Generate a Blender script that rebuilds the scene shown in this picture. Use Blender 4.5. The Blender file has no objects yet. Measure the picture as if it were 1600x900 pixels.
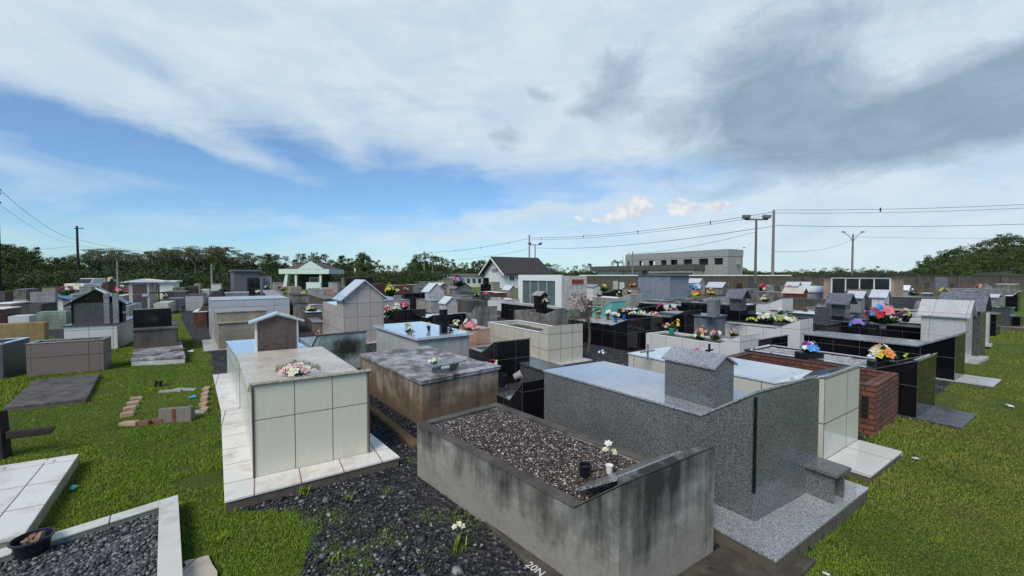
import bpy, math, random
import numpy as np
from mathutils import Vector, Matrix
R = math.radians
C = bpy.context.scene.collection
rnd = random.Random(7)
H = 1.8; F = 640.0; PITCH = math.atan(20/640)
GT = 'graves standing close together in the cemetery'

def ray(px, py):
    x = (px-800)/F; y = (450-py)/F
    c, s = math.cos(PITCH), math.sin(PITCH)
    return x, c + y*s, -s + y*c
def P(px, py, z=0.0):                      # point of a horizontal plane seen at a photo position
    x, y, zz = ray(px, py)
    t = (z-H)/zz
    return Vector((x*t, y*t, z))
def at(px, D, z=0.0):                      # point at forward distance D
    return Vector(((px-800)/F*D, D, z))
def zat(py, D):                            # height of a photo row at forward distance D
    x, y, zz = ray(800, py)
    return H + zz/y*D

# ------------------------------------------------------------------ node helper
class N:
    def __init__(s, tree): s.t = tree; s.n = tree.nodes; s.l = tree.links
    def new(s, typ, **kw):
        n = s.n.new(typ)
        for k, v in kw.items(): setattr(n, k, v)
        return n
    def put(s, sock, v):
        if v is None: return
        if isinstance(v, bpy.types.NodeSocket): s.l.new(v, sock)
        elif isinstance(v, (tuple, list)) and len(v) == 3 and sock.type == 'RGBA': sock.default_value = (*v, 1)
        else: sock.default_value = v
    def math(s, op, a, b=None, c=None, clamp=False):
        n = s.new('ShaderNodeMath', operation=op); n.use_clamp = clamp
        s.put(n.inputs[0], a); s.put(n.inputs[1], b)
        if c is not None: s.put(n.inputs[2], c)
        return n.outputs[0]
    def vmath(s, op, a, b=None):
        n = s.new('ShaderNodeVectorMath', operation=op); s.put(n.inputs[0], a); s.put(n.inputs[1], b); return n.outputs[0]
    def noise(s, vec, scale, detail=4, rough=.55, dist=0):
        n = s.new('ShaderNodeTexNoise'); s.put(n.inputs['Vector'], vec); n.inputs['Scale'].default_value = scale
        n.inputs['Detail'].default_value = detail; n.inputs['Roughness'].default_value = rough; n.inputs['Distortion'].default_value = dist
        return n.outputs['Fac']
    def voro(s, vec, scale, out='Color', feature='F1'):
        n = s.new('ShaderNodeTexVoronoi', feature=feature); s.put(n.inputs['Vector'], vec); n.inputs['Scale'].default_value = scale
        return n.outputs[out]
    def ramp(s, fac, stops, interp='LINEAR'):
        n = s.new('ShaderNodeValToRGB'); n.color_ramp.interpolation = interp; e = n.color_ramp.elements
        while len(e) < len(stops): e.new(.5)
        for i, (p, c) in enumerate(stops):
            e[i].position = p; e[i].color = (c, c, c, 1) if not isinstance(c, (tuple, list)) else (*c, 1)
        s.put(n.inputs[0], fac); return n.outputs[0]
    def mix(s, fac, a, b, mode='MIX'):
        n = s.new('ShaderNodeMix', data_type='RGBA', blend_type=mode)
        s.put(n.inputs[0], fac); s.put(n.inputs[6], a); s.put(n.inputs[7], b); return n.outputs[2]
    def scale(s, vec, v):
        n = s.new('ShaderNodeMapping'); s.put(n.inputs[0], vec); n.inputs['Scale'].default_value = v; return n.outputs[0]
    def bump(s, h, st=.3, d=.01):
        n = s.new('ShaderNodeBump'); n.inputs['Strength'].default_value = st; n.inputs['Distance'].default_value = d
        s.put(n.inputs['Height'], h); return n.outputs[0]
MATS = {}
def mat(key, fn, rough=.8, spec=.5, metal=0):
    if key in MATS: return MATS[key]
    m = bpy.data.materials.new(key); m.use_nodes = True
    n = N(m.node_tree); b = m.node_tree.nodes['Principled BSDF']
    b.inputs['Roughness'].default_value = rough; b.inputs['Specular IOR Level'].default_value = spec; b.inputs['Metallic'].default_value = metal
    tc = n.new('ShaderNodeTexCoord')
    out = fn(n, tc.outputs['Object'], tc.outputs['UV'])
    if isinstance(out, dict):
        for k, v in out.items(): n.put(b.inputs[k], v)
    else: n.put(b.inputs['Base Color'], out)
    MATS[key] = m; return m
def geo(n, name):
    return n.new('ShaderNodeNewGeometry').outputs[name]
def plain(key, col, rough=.7, var=.15, metal=0):
    def fn(n, o, u):
        k = n.noise(o, 9, 5)
        return n.mix(n.ramp(k, [(.35, 0), (.7, 1)]), tuple(c*(1-var) for c in col), tuple(min(1, c*(1+var)) for c in col))
    return mat(key, fn, rough, metal=metal)
def granite(key, dark, mid, light, scale=95, rough=.16, moss=0, coat=0):
    def fn(n, o, u):
        a = n.voro(o, scale); g = n.new('ShaderNodeSeparateColor'); n.put(g.inputs[0], a)
        k = n.math('ADD', n.math('MULTIPLY', g.outputs[0], .65), n.math('MULTIPLY', n.noise(o, scale*.45, 3), .45))
        c = n.ramp(k, [(.22, dark), (.45, mid), (.78, light)])
        big = n.ramp(n.noise(o, 2.3, 4), [(.3, .82), (.7, 1.1)])
        c = n.mix(1, c, big, 'MULTIPLY')
        ru = n.ramp(n.noise(o, 5, 5), [(.35, rough*.7), (.7, min(1, rough*1.7))])
        if moss:
            c = n.mix(n.math('MULTIPLY', n.ramp(n.noise(o, 3.2, 7, .65), [(.5, 0), (.62, 1)]), moss), c, (.07, .07, .05))
        return {'Base Color': c, 'Roughness': ru, 'Coat Weight': coat, 'Coat Roughness': .04}
    return mat(key, fn, rough)
def tile(key, col, tw=.45, th=.45, grout=(.10, .075, .055), rough=.22, var=.06, stain=.3, vein=0, off=0, stripes=0, ms=.0045, stainc=(.20, .15, .10), coat=0):
    def fn(n, o, u):
        b = n.new('ShaderNodeTexBrick', offset=off, squash=1); n.put(b.inputs['Vector'], u)
        c2 = tuple(c*(1-var*2.2) for c in col)
        for k, v in (('Color1', col), ('Color2', c2), ('Mortar', grout)): n.put(b.inputs[k], v)
        b.inputs['Scale'].default_value = 1; b.inputs['Mortar Size'].default_value = ms; b.inputs['Mortar Smooth'].default_value = .1
        b.inputs['Brick Width'].default_value = tw; b.inputs['Row Height'].default_value = th; b.inputs['Bias'].default_value = -.2
        c = b.outputs['Color']
        if stripes:
            c = n.mix(stripes, c, n.ramp(n.noise(n.scale(u, (90, 2.5, 1)), 1, 3), [(.3, .62), (.7, 1)]), 'MULTIPLY')
        if vein:
            w = n.noise(o, 2.4, 9, .68, 1.6)
            c = n.mix(vein, c, n.ramp(w, [(.38, 1), (.47, .62), (.50, .95), (.58, .8), (.7, 1)]), 'MULTIPLY')
        d = n.noise(o, 4.3, 8, .72); d2 = n.ramp(d, [(.5, 0), (.72, 1)])
        c = n.mix(n.math('MULTIPLY', d2, stain), c, stainc)
        fd = n.ramp(n.noise(o, 60, 4, .7), [(.3, .92), (.7, 1)]); c = n.mix(1, c, fd, 'MULTIPLY')
        ru = n.math('ADD', n.math('MULTIPLY', d2, .3), n.math('ADD', n.math('MULTIPLY', b.outputs['Fac'], .4), rough))
        return {'Base Color': c, 'Roughness': ru, 'Normal': n.bump(n.math('MULTIPLY', b.outputs['Fac'], -1), .5, .003), 'Coat Weight': coat, 'Coat Roughness': .05}
    return mat(key, fn, rough)
def concrete(key, base, dark=(.022, .022, .020), warm=(.12, .085, .05), h=.6, amt=1., rough=.85, top=.5, foot=.5):
    def fn(n, o, u):
        sp = n.new('ShaderNodeSeparateXYZ'); n.put(sp.inputs[0], o); z = n.math('DIVIDE', sp.outputs[2], h)
        st = n.noise(n.scale(o, (7, 7, .9)), 1, 7, .65)
        bl = n.noise(o, 2.1, 7, .68)
        k = n.math('ADD', n.math('MULTIPLY', st, .62), n.math('MULTIPLY', bl, .62))
        k = n.math('ADD', k, n.math('MULTIPLY', n.math('SUBTRACT', z, .62), .42*top))
        m = n.math('MULTIPLY', n.ramp(k, [(.55, 0), (.65, .5), (.80, 1)]), amt)
        fine = n.noise(o, 26, 7, .7)
        c = n.mix(n.ramp(fine, [(.3, 0), (.7, 1)]), tuple(x*.74 for x in base), tuple(x*1.22 for x in base))
        c = n.mix(n.ramp(n.noise(o, 5, 5, .6), [(.42, 0), (.7, .5)]), c, tuple(x*1.5 for x in base))
        w = n.math('MULTIPLY', n.ramp(n.math('SUBTRACT', n.noise(o, 3, 6, .6), n.math('MULTIPLY', z, .5)), [(.05, 0), (.32, 1)]), foot)
        c = n.mix(w, c, warm); c = n.mix(m, c, dark)
        vo = n.voro(o, 3.1, 'Distance', 'DISTANCE_TO_EDGE') if False else None
        return {'Base Color': c, 'Normal': n.bump(n.noise(o, 38, 8, .75), .45, .012)}
    return mat(key, fn, rough, .3)

# ------------------------------------------------------------------ mesh helper
class MB:
    def __init__(s): s.v = []; s.f = []; s.m = []
    def poly(s, pts, m=0):
        b = len(s.v); s.v += [tuple(p) for p in pts]; s.f.append(tuple(range(b, b+len(pts)))); s.m.append(m); return s
    def hexa(s, p, m=0):          # 8 points: bottom 0-3 ccw, top 4-7
        b = len(s.v); s.v += [tuple(q) for q in p]
        for f in ((3, 2, 1, 0), (4, 5, 6, 7), (0, 1, 5, 4), (1, 2, 6, 5), (2, 3, 7, 6), (3, 0, 4, 7)):
            s.f.append(tuple(b+i for i in f)); s.m.append(m)
        return s
    def box(s, x0, x1, y0, y1, z0, z1, m=0):
        return s.hexa([(x0, y0, z0), (x1, y0, z0), (x1, y1, z0), (x0, y1, z0), (x0, y0, z1), (x1, y0, z1), (x1, y1, z1), (x0, y1, z1)], m)
    def prism(s, prof, a0, a1, axis='x', m=0):   # prof in (y,z) along x, or (x,z) along y
        n = len(prof); b = len(s.v)
        if axis == 'x': s.v += [(a0, p, q) for p, q in prof] + [(a1, p, q) for p, q in prof]
        else: s.v += [(p, a0, q) for p, q in prof] + [(p, a1, q) for p, q in prof]
        s.f.append(tuple(b+i for i in range(n))[::-1]); s.f.append(tuple(b+n+i for i in range(n)))
        for i in range(n):
            j = (i+1) % n; s.f.append((b+i, b+j, b+n+j, b+n+i))
        s.m += [m]*(n+2); return s
    def lathe(s, prof, c=(0, 0, 0), seg=16, m=0, tilt=None):
        b = len(s.v); n = len(prof)
        for r, z in prof:
            for k in range(seg):
                a = 2*math.pi*k/seg; p = Vector((r*math.cos(a), r*math.sin(a), z))
                if tilt is not None: p = tilt @ p
                s.v.append((p[0]+c[0], p[1]+c[1], p[2]+c[2]))
        for i in range(n-1):
            for k in range(seg):
                k2 = (k+1) % seg; s.f.append((b+i*seg+k, b+i*seg+k2, b+(i+1)*seg+k2, b+(i+1)*seg+k)); s.m.append(m)
        s.f.append(tuple(b+k for k in range(seg))[::-1]); s.m.append(m)
        s.f.append(tuple(b+(n-1)*seg+k for k in range(seg))); s.m.append(m)
        return s
    def tube(s, path, r, seg=6, m=0):
        path = [Vector(p) for p in path]; rs = r if isinstance(r, (list, tuple)) else [r]*len(path)
        b = len(s.v); n = len(path)
        for i, p in enumerate(path):
            d = (path[min(i+1, n-1)]-path[max(i-1, 0)]).normalized()
            a = d.cross(Vector((0, 0, 1)) if abs(d.z) < .9 else Vector((1, 0, 0))).normalized(); c = d.cross(a)
            for k in range(seg):
                t = 2*math.pi*k/seg; s.v.append(tuple(p+(a*math.cos(t)+c*math.sin(t))*rs[i]))
        for i in range(n-1):
            for k in range(seg):
                k2 = (k+1) % seg; s.f.append((b+i*seg+k, b+(i+1)*seg+k, b+(i+1)*seg+k2, b+i*seg+k2)); s.m.append(m)
        s.f.append(tuple(b+k for k in range(seg))); s.f.append(tuple(b+(n-1)*seg+k for k in range(seg))[::-1]); s.m += [m, m]
        return s
    def build(s, name, mats, parent=None, mp=None, smooth=False, bevel=0, loc=None):
        me = bpy.data.meshes.new(name)
        me.from_pydata([mp(*v) for v in s.v] if mp else s.v, [], s.f)
        if not isinstance(mats, (list, tuple)): mats = [mats]
        for m in mats: me.materials.append(m)
        me.polygons.foreach_set('material_index', s.m)
        uv = me.uv_layers.new(name='UVMap').data; li = 0
        V = s.v
        for f in s.f:
            nx = ny = nz = 0.0                      # Newell normal, before any skew
            for i in range(len(f)):
                a = V[f[i]]; b = V[f[(i+1) % len(f)]]
                nx += (a[1]-b[1])*(a[2]+b[2]); ny += (a[2]-b[2])*(a[0]+b[0]); nz += (a[0]-b[0])*(a[1]+b[1])
            ax, ay, az = abs(nx), abs(ny), abs(nz)
            for i in f:
                p = V[i]
                if az >= ax and az >= ay: uv[li].uv = (p[0], p[1])
                elif ay >= ax: uv[li].uv = (p[0], p[2])
                else: uv[li].uv = (p[1], p[2])
                li += 1
        if smooth: me.polygons.foreach_set('use_smooth', [True]*len(me.polygons))
        me.update()
        o = bpy.data.objects.new(name, me); C.objects.link(o)
        if parent: o.parent = parent
        if loc is not None: o.location = loc
        if bevel:
            b = o.modifiers.new('bevel', 'BEVEL'); b.width = bevel; b.segments = 2; b.limit_method = 'ANGLE'; b.angle_limit = R(35)
        return o
def tag(o, label=None, cat=None, group=None, kind=None):
    if label: o['label'] = label
    if cat: o['category'] = cat
    if group: o['group'] = group
    if kind: o['kind'] = kind
    return o
def thing(name, label, cat, loc, rz=0, group=None):
    o = bpy.data.objects.new(name, None); o.empty_display_size = .2; C.objects.link(o)
    o.location = loc; o.rotation_euler = (0, 0, rz); return tag(o, label, cat, group)
def npmesh(name, verts, faces, mats, parent=None, mi=None):
    me = bpy.data.meshes.new(name); k = faces.shape[1]
    me.vertices.add(len(verts)); me.vertices.foreach_set('co', verts.astype(np.float32).ravel())
    me.loops.add(faces.size); me.loops.foreach_set('vertex_index', faces.astype(np.int32).ravel())
    me.polygons.add(len(faces)); me.polygons.foreach_set('loop_start', np.arange(0, faces.size, k, dtype=np.int32))
    me.polygons.foreach_set('loop_total', np.full(len(faces), k, dtype=np.int32))
    for m in (mats if isinstance(mats, (list, tuple)) else [mats]): me.materials.append(m)
    if mi is not None: me.polygons.foreach_set('material_index', mi.astype(np.int32))
    me.update(calc_edges=True)
    o = bpy.data.objects.new(name, me); C.objects.link(o)
    if parent: o.parent = parent
    return o

# ------------------------------------------------------------------ materials
WHITE_TILE = tile('white_tile', (.70, .69, .64), .30, .30, stain=.35)
A_TILE = tile('ivory_striped_tile', (.63, .61, .50), .306, .58, grout=(.17, .10, .07), stripes=.22, stain=.10, rough=.2, ms=.0035)
A_SLAB = tile('ivory_slab_tile', (.78, .745, .66), .33, .40, grout=(.20, .10, .07), stain=.55, stainc=(.30, .19, .12), rough=.25)
SLAB_WHITE = tile('dirty_white_tile', (.74, .70, .65), .45, .45, grout=(.15, .10, .08), stain=.6, stainc=(.30, .26, .16), rough=.25)
CREAM = tile('cream_tile', (.55, .52, .42), .31, .31, stain=.3)
CREAM_BIG = tile('cream_large_tile', (.56, .55, .47), .55, .42, stain=.15, rough=.1)
GREYTILE = tile('grey_tile', (.42, .42, .41), .45, .40, stain=.12, grout=(.12, .12, .12))
SILVER = tile('silver_tile', (.50, .51, .53), .75, .45, stain=.12, grout=(.15, .15, .15))
TAUPE = tile('taupe_tile', (.45, .395, .355), .33, .36, stain=.25, grout=(.10, .08, .07), rough=.4)
BROWNT = tile('wood_brown_tile', (.19, .14, .12), .80, .33, stain=.2, grout=(.03, .025, .02), stripes=0, rough=.45)
PALEBLUE = tile('pale_white_tile', (.63, .63, .60), .42, .50, stain=.2, grout=(.15, .14, .13))
MARBLE = tile('grey_veined_marble', (.48, .49, .46), .9, .62, vein=.8, stain=.10, grout=(.18, .18, .17), rough=.3)
MARBLE2 = tile('light_veined_marble', (.55, .54, .52), .55, .5, vein=.6, stain=.05, grout=(.25, .25, .25), rough=.25)
MARBLE_TOP = tile('polished_white_marble', (.62, .65, .67), .6, .5, vein=.4, stain=.05, grout=(.3, .3, .3), rough=.08, coat=1)
MOSSM = tile('mossy_marble', (.27, .33, .32), 1.2, .8, vein=.7, stain=.95, stainc=(.045, .045, .03), rough=.5)
BLUEM = tile('dark_blue_marble', (.09, .11, .14), .6, .6, vein=.7, stain=.3, rough=.3)
BLACKT = tile('black_tile', (.006, .0065, .009), .42, .42, grout=(.10, .09, .08), stain=.03, rough=.05, ms=.003, var=0)
BLACKLID = granite('black_granite_top', (.035, .036, .04), (.06, .062, .068), (.12, .12, .13), 160, .08, coat=1)
BLACK = granite('black_granite', (.004, .004, .006), (.008, .008, .010), (.016, .016, .02), 160, .07)
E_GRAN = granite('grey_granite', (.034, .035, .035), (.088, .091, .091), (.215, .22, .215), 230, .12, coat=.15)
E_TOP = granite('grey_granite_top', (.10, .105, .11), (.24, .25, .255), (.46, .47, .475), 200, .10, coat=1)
DARKG = granite('dark_granite', (.018, .019, .021), (.045, .047, .05), (.13, .13, .135), 120, .2)
MIDG = granite('mid_granite', (.06, .06, .06), (.17, .17, .17), (.34, .34, .34), 110, .25)
BROWNG = granite('brown_granite', (.028, .016, .012), (.085, .055, .045), (.15, .11, .095), 120, .30)
PINKG = granite('beige_granite', (.30, .22, .15), (.52, .44, .33), (.72, .65, .54), 150, .28)
CON_D = concrete('weathered_concrete', (.29, .285, .255), h=.60, amt=.95, top=.75, foot=.5, warm=(.19, .145, .10))
CON_C = concrete('ochre_stained_concrete', (.34, .29, .22), dark=(.055, .04, .028), warm=(.16, .105, .06), h=.55, amt=.9, top=.45, foot=.9)
CON_CT = concrete('lichen_slab', (.36, .36, .37), dark=(.085, .06, .048), h=50, amt=1.25, top=0, foot=.0, rough=.55)
CON = concrete('grey_concrete', (.23, .225, .21), h=.8, amt=.7)
CON_L = concrete('light_concrete', (.33, .325, .31), h=1.2, amt=.35, foot=.2)
CON_K = concrete('dark_concrete', (.10, .098, .092), h=.8, amt=.7)
CON_O = concrete('ochre_plaster', (.30, .215, .09), dark=(.09, .07, .035), h=.7, amt=.4, foot=.2)
CON_G = concrete('pale_green_plaster', (.27, .34, .27), dark=(.08, .08, .06), h=.8, amt=.5, foot=.5)
CON_B = concrete('blue_grey_render', (.20, .235, .27), dark=(.11, .13, .15), h=2.2, amt=.5, foot=.1)
CON_W = concrete('white_weathered_render', (.55, .54, .50), dark=(.16, .15, .13), h=2.2, amt=.55, foot=.25)
TEALP = concrete('turquoise_paint', (.13, .42, .36), dark=(.08, .26, .22), h=.8, amt=.3, foot=.1)
BEIGES = concrete('beige_stone', (.30, .265, .20), dark=(.10, .085, .06), h=.8, amt=.35, foot=.3)
WALLM = concrete('perimeter_wall_concrete', (.085, .08, .07), dark=(.03, .03, .025), h=2, amt=.8)
WHITEP = plain('white_paint', (.73, .72, .68), .5, .05)
GREYP = plain('grey_paint', (.105, .107, .117), .6, .08)
ALU = plain('aluminium', (.55, .56, .57), .35, .05, .4)
PEACH = tile('peach_tile', (.46, .29, .21), .4, .3, stain=.2)
SOIL = plain('dark_soil', (.05, .036, .026), .95, .4)
DARKROOF = plain('dark_roof_tiles', (.040, .036, .034), .8, .3)
SLATE = granite('slate_grey_roof', (.06, .06, .07), (.12, .12, .14), (.2, .2, .23), 60, .35)
def _brick(n, o, u):
    b = n.new('ShaderNodeTexBrick', offset=.5); n.put(b.inputs['Vector'], u)
    for k, v in (('Color1', (.23, .08, .045)), ('Color2', (.12, .045, .028)), ('Mortar', (.04, .025, .02))): n.put(b.inputs[k], v)
    b.inputs['Scale'].default_value = 1; b.inputs['Mortar Size'].default_value = .008; b.inputs['Brick Width'].default_value = .20; b.inputs['Row Height'].default_value = .062
    st = n.ramp(n.noise(n.scale(o, (6, 6, 1.5)), 1, 7, .7), [(.45, 0), (.68, .85)])
    return {'Base Color': n.mix(st, b.outputs['Color'], (.035, .025, .02)), 'Normal': n.bump(b.outputs['Fac'], .7, -.008)}
BRICK = mat('hollow_red_brick', _brick, .9)
def _glass(n, o, u): return (.02, .028, .028)
GLASS = mat('dark_window_glass', _glass, .04, .7)
def stone_mat(key, cols, rough=.8):
    def fn(n, o, u):
        k = geo(n, 'Random Per Island')
        st = [(i/len(cols), c) for i, c in enumerate(cols)]
        c = n.ramp(k, st, 'CONSTANT')
        return n.mix(1, c, n.ramp(n.noise(o, 70, 3), [(.3, .75), (.7, 1.15)]), 'MULTIPLY')
    return mat(key, fn, rough, .4)
GRAVEL = stone_mat('dark_crushed_stone', [(.028, .029, .034), (.045, .046, .053), (.017, .017, .021), (.07, .072, .08), (.034, .033, .034), (.12, .12, .125), (.024, .024, .03), (.055, .05, .045), (.02, .02, .022), (.26, .26, .25)], .6)
PEBBLE = stone_mat('brown_and_white_pebbles', [(.065, .045, .035), (.12, .10, .085), (.045, .03, .025), (.30, .27, .24), (.085, .06, .05), (.10, .075, .06), (.05, .036, .03), (.60, .57, .52), (.09, .075, .065), (.22, .19, .165), (.15, .12, .10)], .7)
BEDGRAVEL = stone_mat('grey_bed_gravel', [(.07, .072, .078), (.12, .12, .125), (.04, .042, .047), (.17, .175, .16), (.09, .09, .085), (.055, .056, .06), (.24, .24, .22)], .6)
def leafm(key, a, b, rough=.6, trans=True):
    def fn(n, o, u):
        k = geo(n, 'Random Per Island'); oi = n.new('ShaderNodeObjectInfo').outputs['Random']
        c = n.mix(k, a, b)
        return n.mix(1, c, n.ramp(oi, [(0, (.75, .8, .7)), (1, (1.25, 1.15, 1.1))]), 'MULTIPLY')
    return mat(key, fn, rough, .25)
def _blotch(n, o, u):
    w = n.noise(o, 2.4, 9, .68, 1.6); c = n.mix(n.ramp(n.noise(o, 3, 8, .7), [(.4, 0), (.65, 1)]), (.24, .32, .30), (.36, .40, .39))
    c = n.mix(.7, c, n.ramp(w, [(.38, 1), (.47, .5), (.50, .95), (.7, 1)]), 'MULTIPLY')
    d = n.new('ShaderNodeVectorMath', operation='DISTANCE'); n.put(d.inputs[0], n.scale(o, (1, .2, 1.6))); d.inputs[1].default_value = (.52, 0, .66)
    k = n.math('ADD', d.outputs['Value'], n.math('MULTIPLY', n.math('SUBTRACT', n.noise(o, 6, 8, .65), .5), .5))
    c = n.mix(n.ramp(k, [(.18, 1), (.30, .55), (.42, 0)]), c, (.028, .028, .018))
    return {'Base Color': c, 'Roughness': .4}
MOSSM = mat('mossy_marble_blotched', _blotch)
LEAF = leafm('tree_foliage', (.032, .058, .016), (.10, .15, .04))
LEAF_L = leafm('loose_olive_foliage', (.06, .075, .03), (.15, .16, .075))
LEAF_D = leafm('dark_foliage', (.022, .038, .014), (.062, .092, .028))
BARK = plain('bark', (.10, .08, .06), .9, .3)
WOODD = plain('rotten_wood', (.022, .014, .011), .85, .5)
PALEWOOD = plain('grey_pole_concrete', (.21, .17, .15), .8, .2)
CABLE = plain('cable_black', (.03, .03, .035), .6, .1)
GREEN_L = leafm('artificial_leaves', (.02, .07, .015), (.05, .16, .03))
BLACKPL = plain('black_plastic', (.008, .010, .016), .35, .2)
def petal(key, c):
    def fn(n, o, u): return n.mix(geo(n, 'Random Per Island'), tuple(x*.72 for x in c), c)
    return mat('petals_'+key, fn, .6)
PET = {k: petal(k, c) for k, c in dict(white=(.78, .77, .68), pink=(.72, .22, .26), palepink=(.72, .45, .40), red=(.55, .02, .035), magenta=(.62, .01, .16),
       yellow=(.75, .58, .06), orange=(.75, .26, .05), purple=(.30, .03, .38), blue=(.08, .33, .75), lilac=(.36, .25, .68), peach=(.62, .34, .24), cream=(.70, .68, .45), green=(.45, .55, .03), dry=(.38, .27, .16)).items()}
def _lg(n, o, u):
    v = n.voro(o, 42); g = n.new('ShaderNodeSeparateColor'); n.put(g.inputs[0], v)
    c = n.ramp(g.outputs[0], [(0, (.14, .135, .13)), (.35, (.32, .315, .30)), (.75, (.50, .49, .47)), (1, (.62, .61, .58))])
    c = n.mix(n.ramp(n.noise(o, 2.5, 5), [(.45, 0), (.7, .6)]), c, (.14, .12, .10))
    return {'Base Color': c, 'Normal': n.bump(n.voro(o, 42, 'Distance'), .8, .02)}
LIGHTG = mat('light_gravel', _lg, .9)
SKYTINT = (.66, .99, 1.30); CLOUDA = (6.7, 7.6, 8.1); CLOUDB = (5.4, 6.6, 7.6); CLOUDG = (2.2, 3.15, 4.2); CLOUDC = (8.4, 8.1, 7.9)
SKYS = .1; SUNE = 2.8; EXPO = .12
# ------------------------------------------------------------------ placing graves
ANG = 32.6                                 # direction of the rows of graves
FOOT = []                                  # footprints, kept free of grass and loose stones
def axes(rot=0):
    a = R(ANG+rot); return Vector((math.cos(a), math.sin(a), 0)), Vector((-math.sin(a), math.cos(a), 0))
def ext(O, d, px):
    k = (px-800)/F; den = d.x-k*d.y
    return (k*O.y-O.x)/den if abs(den) > 1e-6 else 1.0
def frame(spec, rot=0, W=None, L=None, side=None):
    xl, xc, xr, yt, yb = spec
    u, v = axes(rot); g = P(xc, yb, 0); h2 = zat(yt, g.y)
    vp1 = 800+F*v.x/v.y
    right = (xc < vp1-30) if side is None else side == 'R'      # which long side is seen
    if right:
        if W is None: W = ext(g, -u, xl)
        if L is None: L = ext(g, v, xr) if xr is not None else 2.1
        O = g-u*W
    else:
        if W is None: W = ext(g, u, xr)
        if L is None: L = ext(g, v, xl) if xl is not None else 2.1
        O = g
    if not (.03 < W < 12 and .03 < L < 30): print('CHECK frame', spec, 'W', round(W, 2), 'L', round(L, 2))
    W = min(max(W, .15), 40); L = min(max(L, .15), 60)
    return dict(O=O, rz=R(ANG+rot), W=W, L=L, h2=h2, u=u, v=v)
def qframe(F0, F1, B1, B0):
    F0, F1, B1, B0 = [Vector((p[0], p[1], 0)) for p in (F0, F1, B1, B0)]
    u = (F1-F0).normalized(); rz = math.atan2(u.y, u.x); v = Vector((-u.y, u.x, 0))
    loc = lambda p: ((p-F0).dot(u), (p-F0).dot(v))
    f1, b1, b0 = loc(F1), loc(B1), loc(B0); W = f1[0]; L = (b0[1]+b1[1])/2
    def mp(x, y, z):
        a = x/W; b = y/L
        fx, fy = f1[0]*a, f1[1]*a; bx, by = b0[0]+(b1[0]-b0[0])*a, b0[1]+(b1[1]-b0[1])*a
        return (fx+(bx-fx)*b, fy+(by-fy)*b, z)
    return dict(O=F0, rz=rz, W=W, L=L, h2=.6, u=u, v=v, mp=mp)
def wpt(fr, x, y, z=0):
    p = fr['mp'](x, y, z) if fr.get('mp') else (x, y, z)
    return fr['O']+fr['u']*p[0]+fr['v']*p[1]+Vector((0, 0, z))
def foot(fr, m=0.0, m2=None):
    W, L = fr['W'], fr['L']; m2 = m if m2 is None else m2
    FOOT.append([tuple(wpt(fr, x, y)[:2]) for x, y in ((-m, -m2), (W+m, -m2), (W+m, L+m), (-m, L+m))])

def gable(root, x0, x1, y0, y1, z0, ze, zr, wm, rm, over=.05, t=.03, name='shrine', panel=None, parent_part=None, label=None, posts=None, back=None, rim=.012):
    """small gabled house: ridge runs along y, gable to the front"""
    xm = (x0+x1)/2
    w = MB().prism([(x0, z0), (x1, z0), (x1, ze), (xm, zr), (x0, ze)], y0, y1, 'y').build(name, wm, parent_part or root, bevel=.004)
    if label: w['label'] = label
    sl = (zr-ze)/(xm-x0)
    b = MB(); o = over
    for s in (-1, 1):
        xe = x0-o if s < 0 else x1+o; ze_ = ze-sl*o
        q = [(xe, ze_+.003), (xm, zr+.003), (xm, zr+t), (xe, ze_+t)]
        if s > 0: q = q[::-1]
        b.prism(q, y0-o, y1+o, 'y')
    b.build('roof', rm, w)
    if panel:
        pm, ins = panel
        MB().prism([(x0+ins, z0+ins*.6), (x1-ins, z0+ins*.6), (x1-ins, ze-ins*.1), (xm, zr-ins*.75), (x0+ins, ze-ins*.1)], y0-rim, y0+.01, 'y').build('panel', pm, w)
    if posts:
        for xx in (x0, x1-.04): MB().box(xx, xx+.04, y0-.03, y0-.002, z0, ze).build('post', posts, w)
    return w
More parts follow.
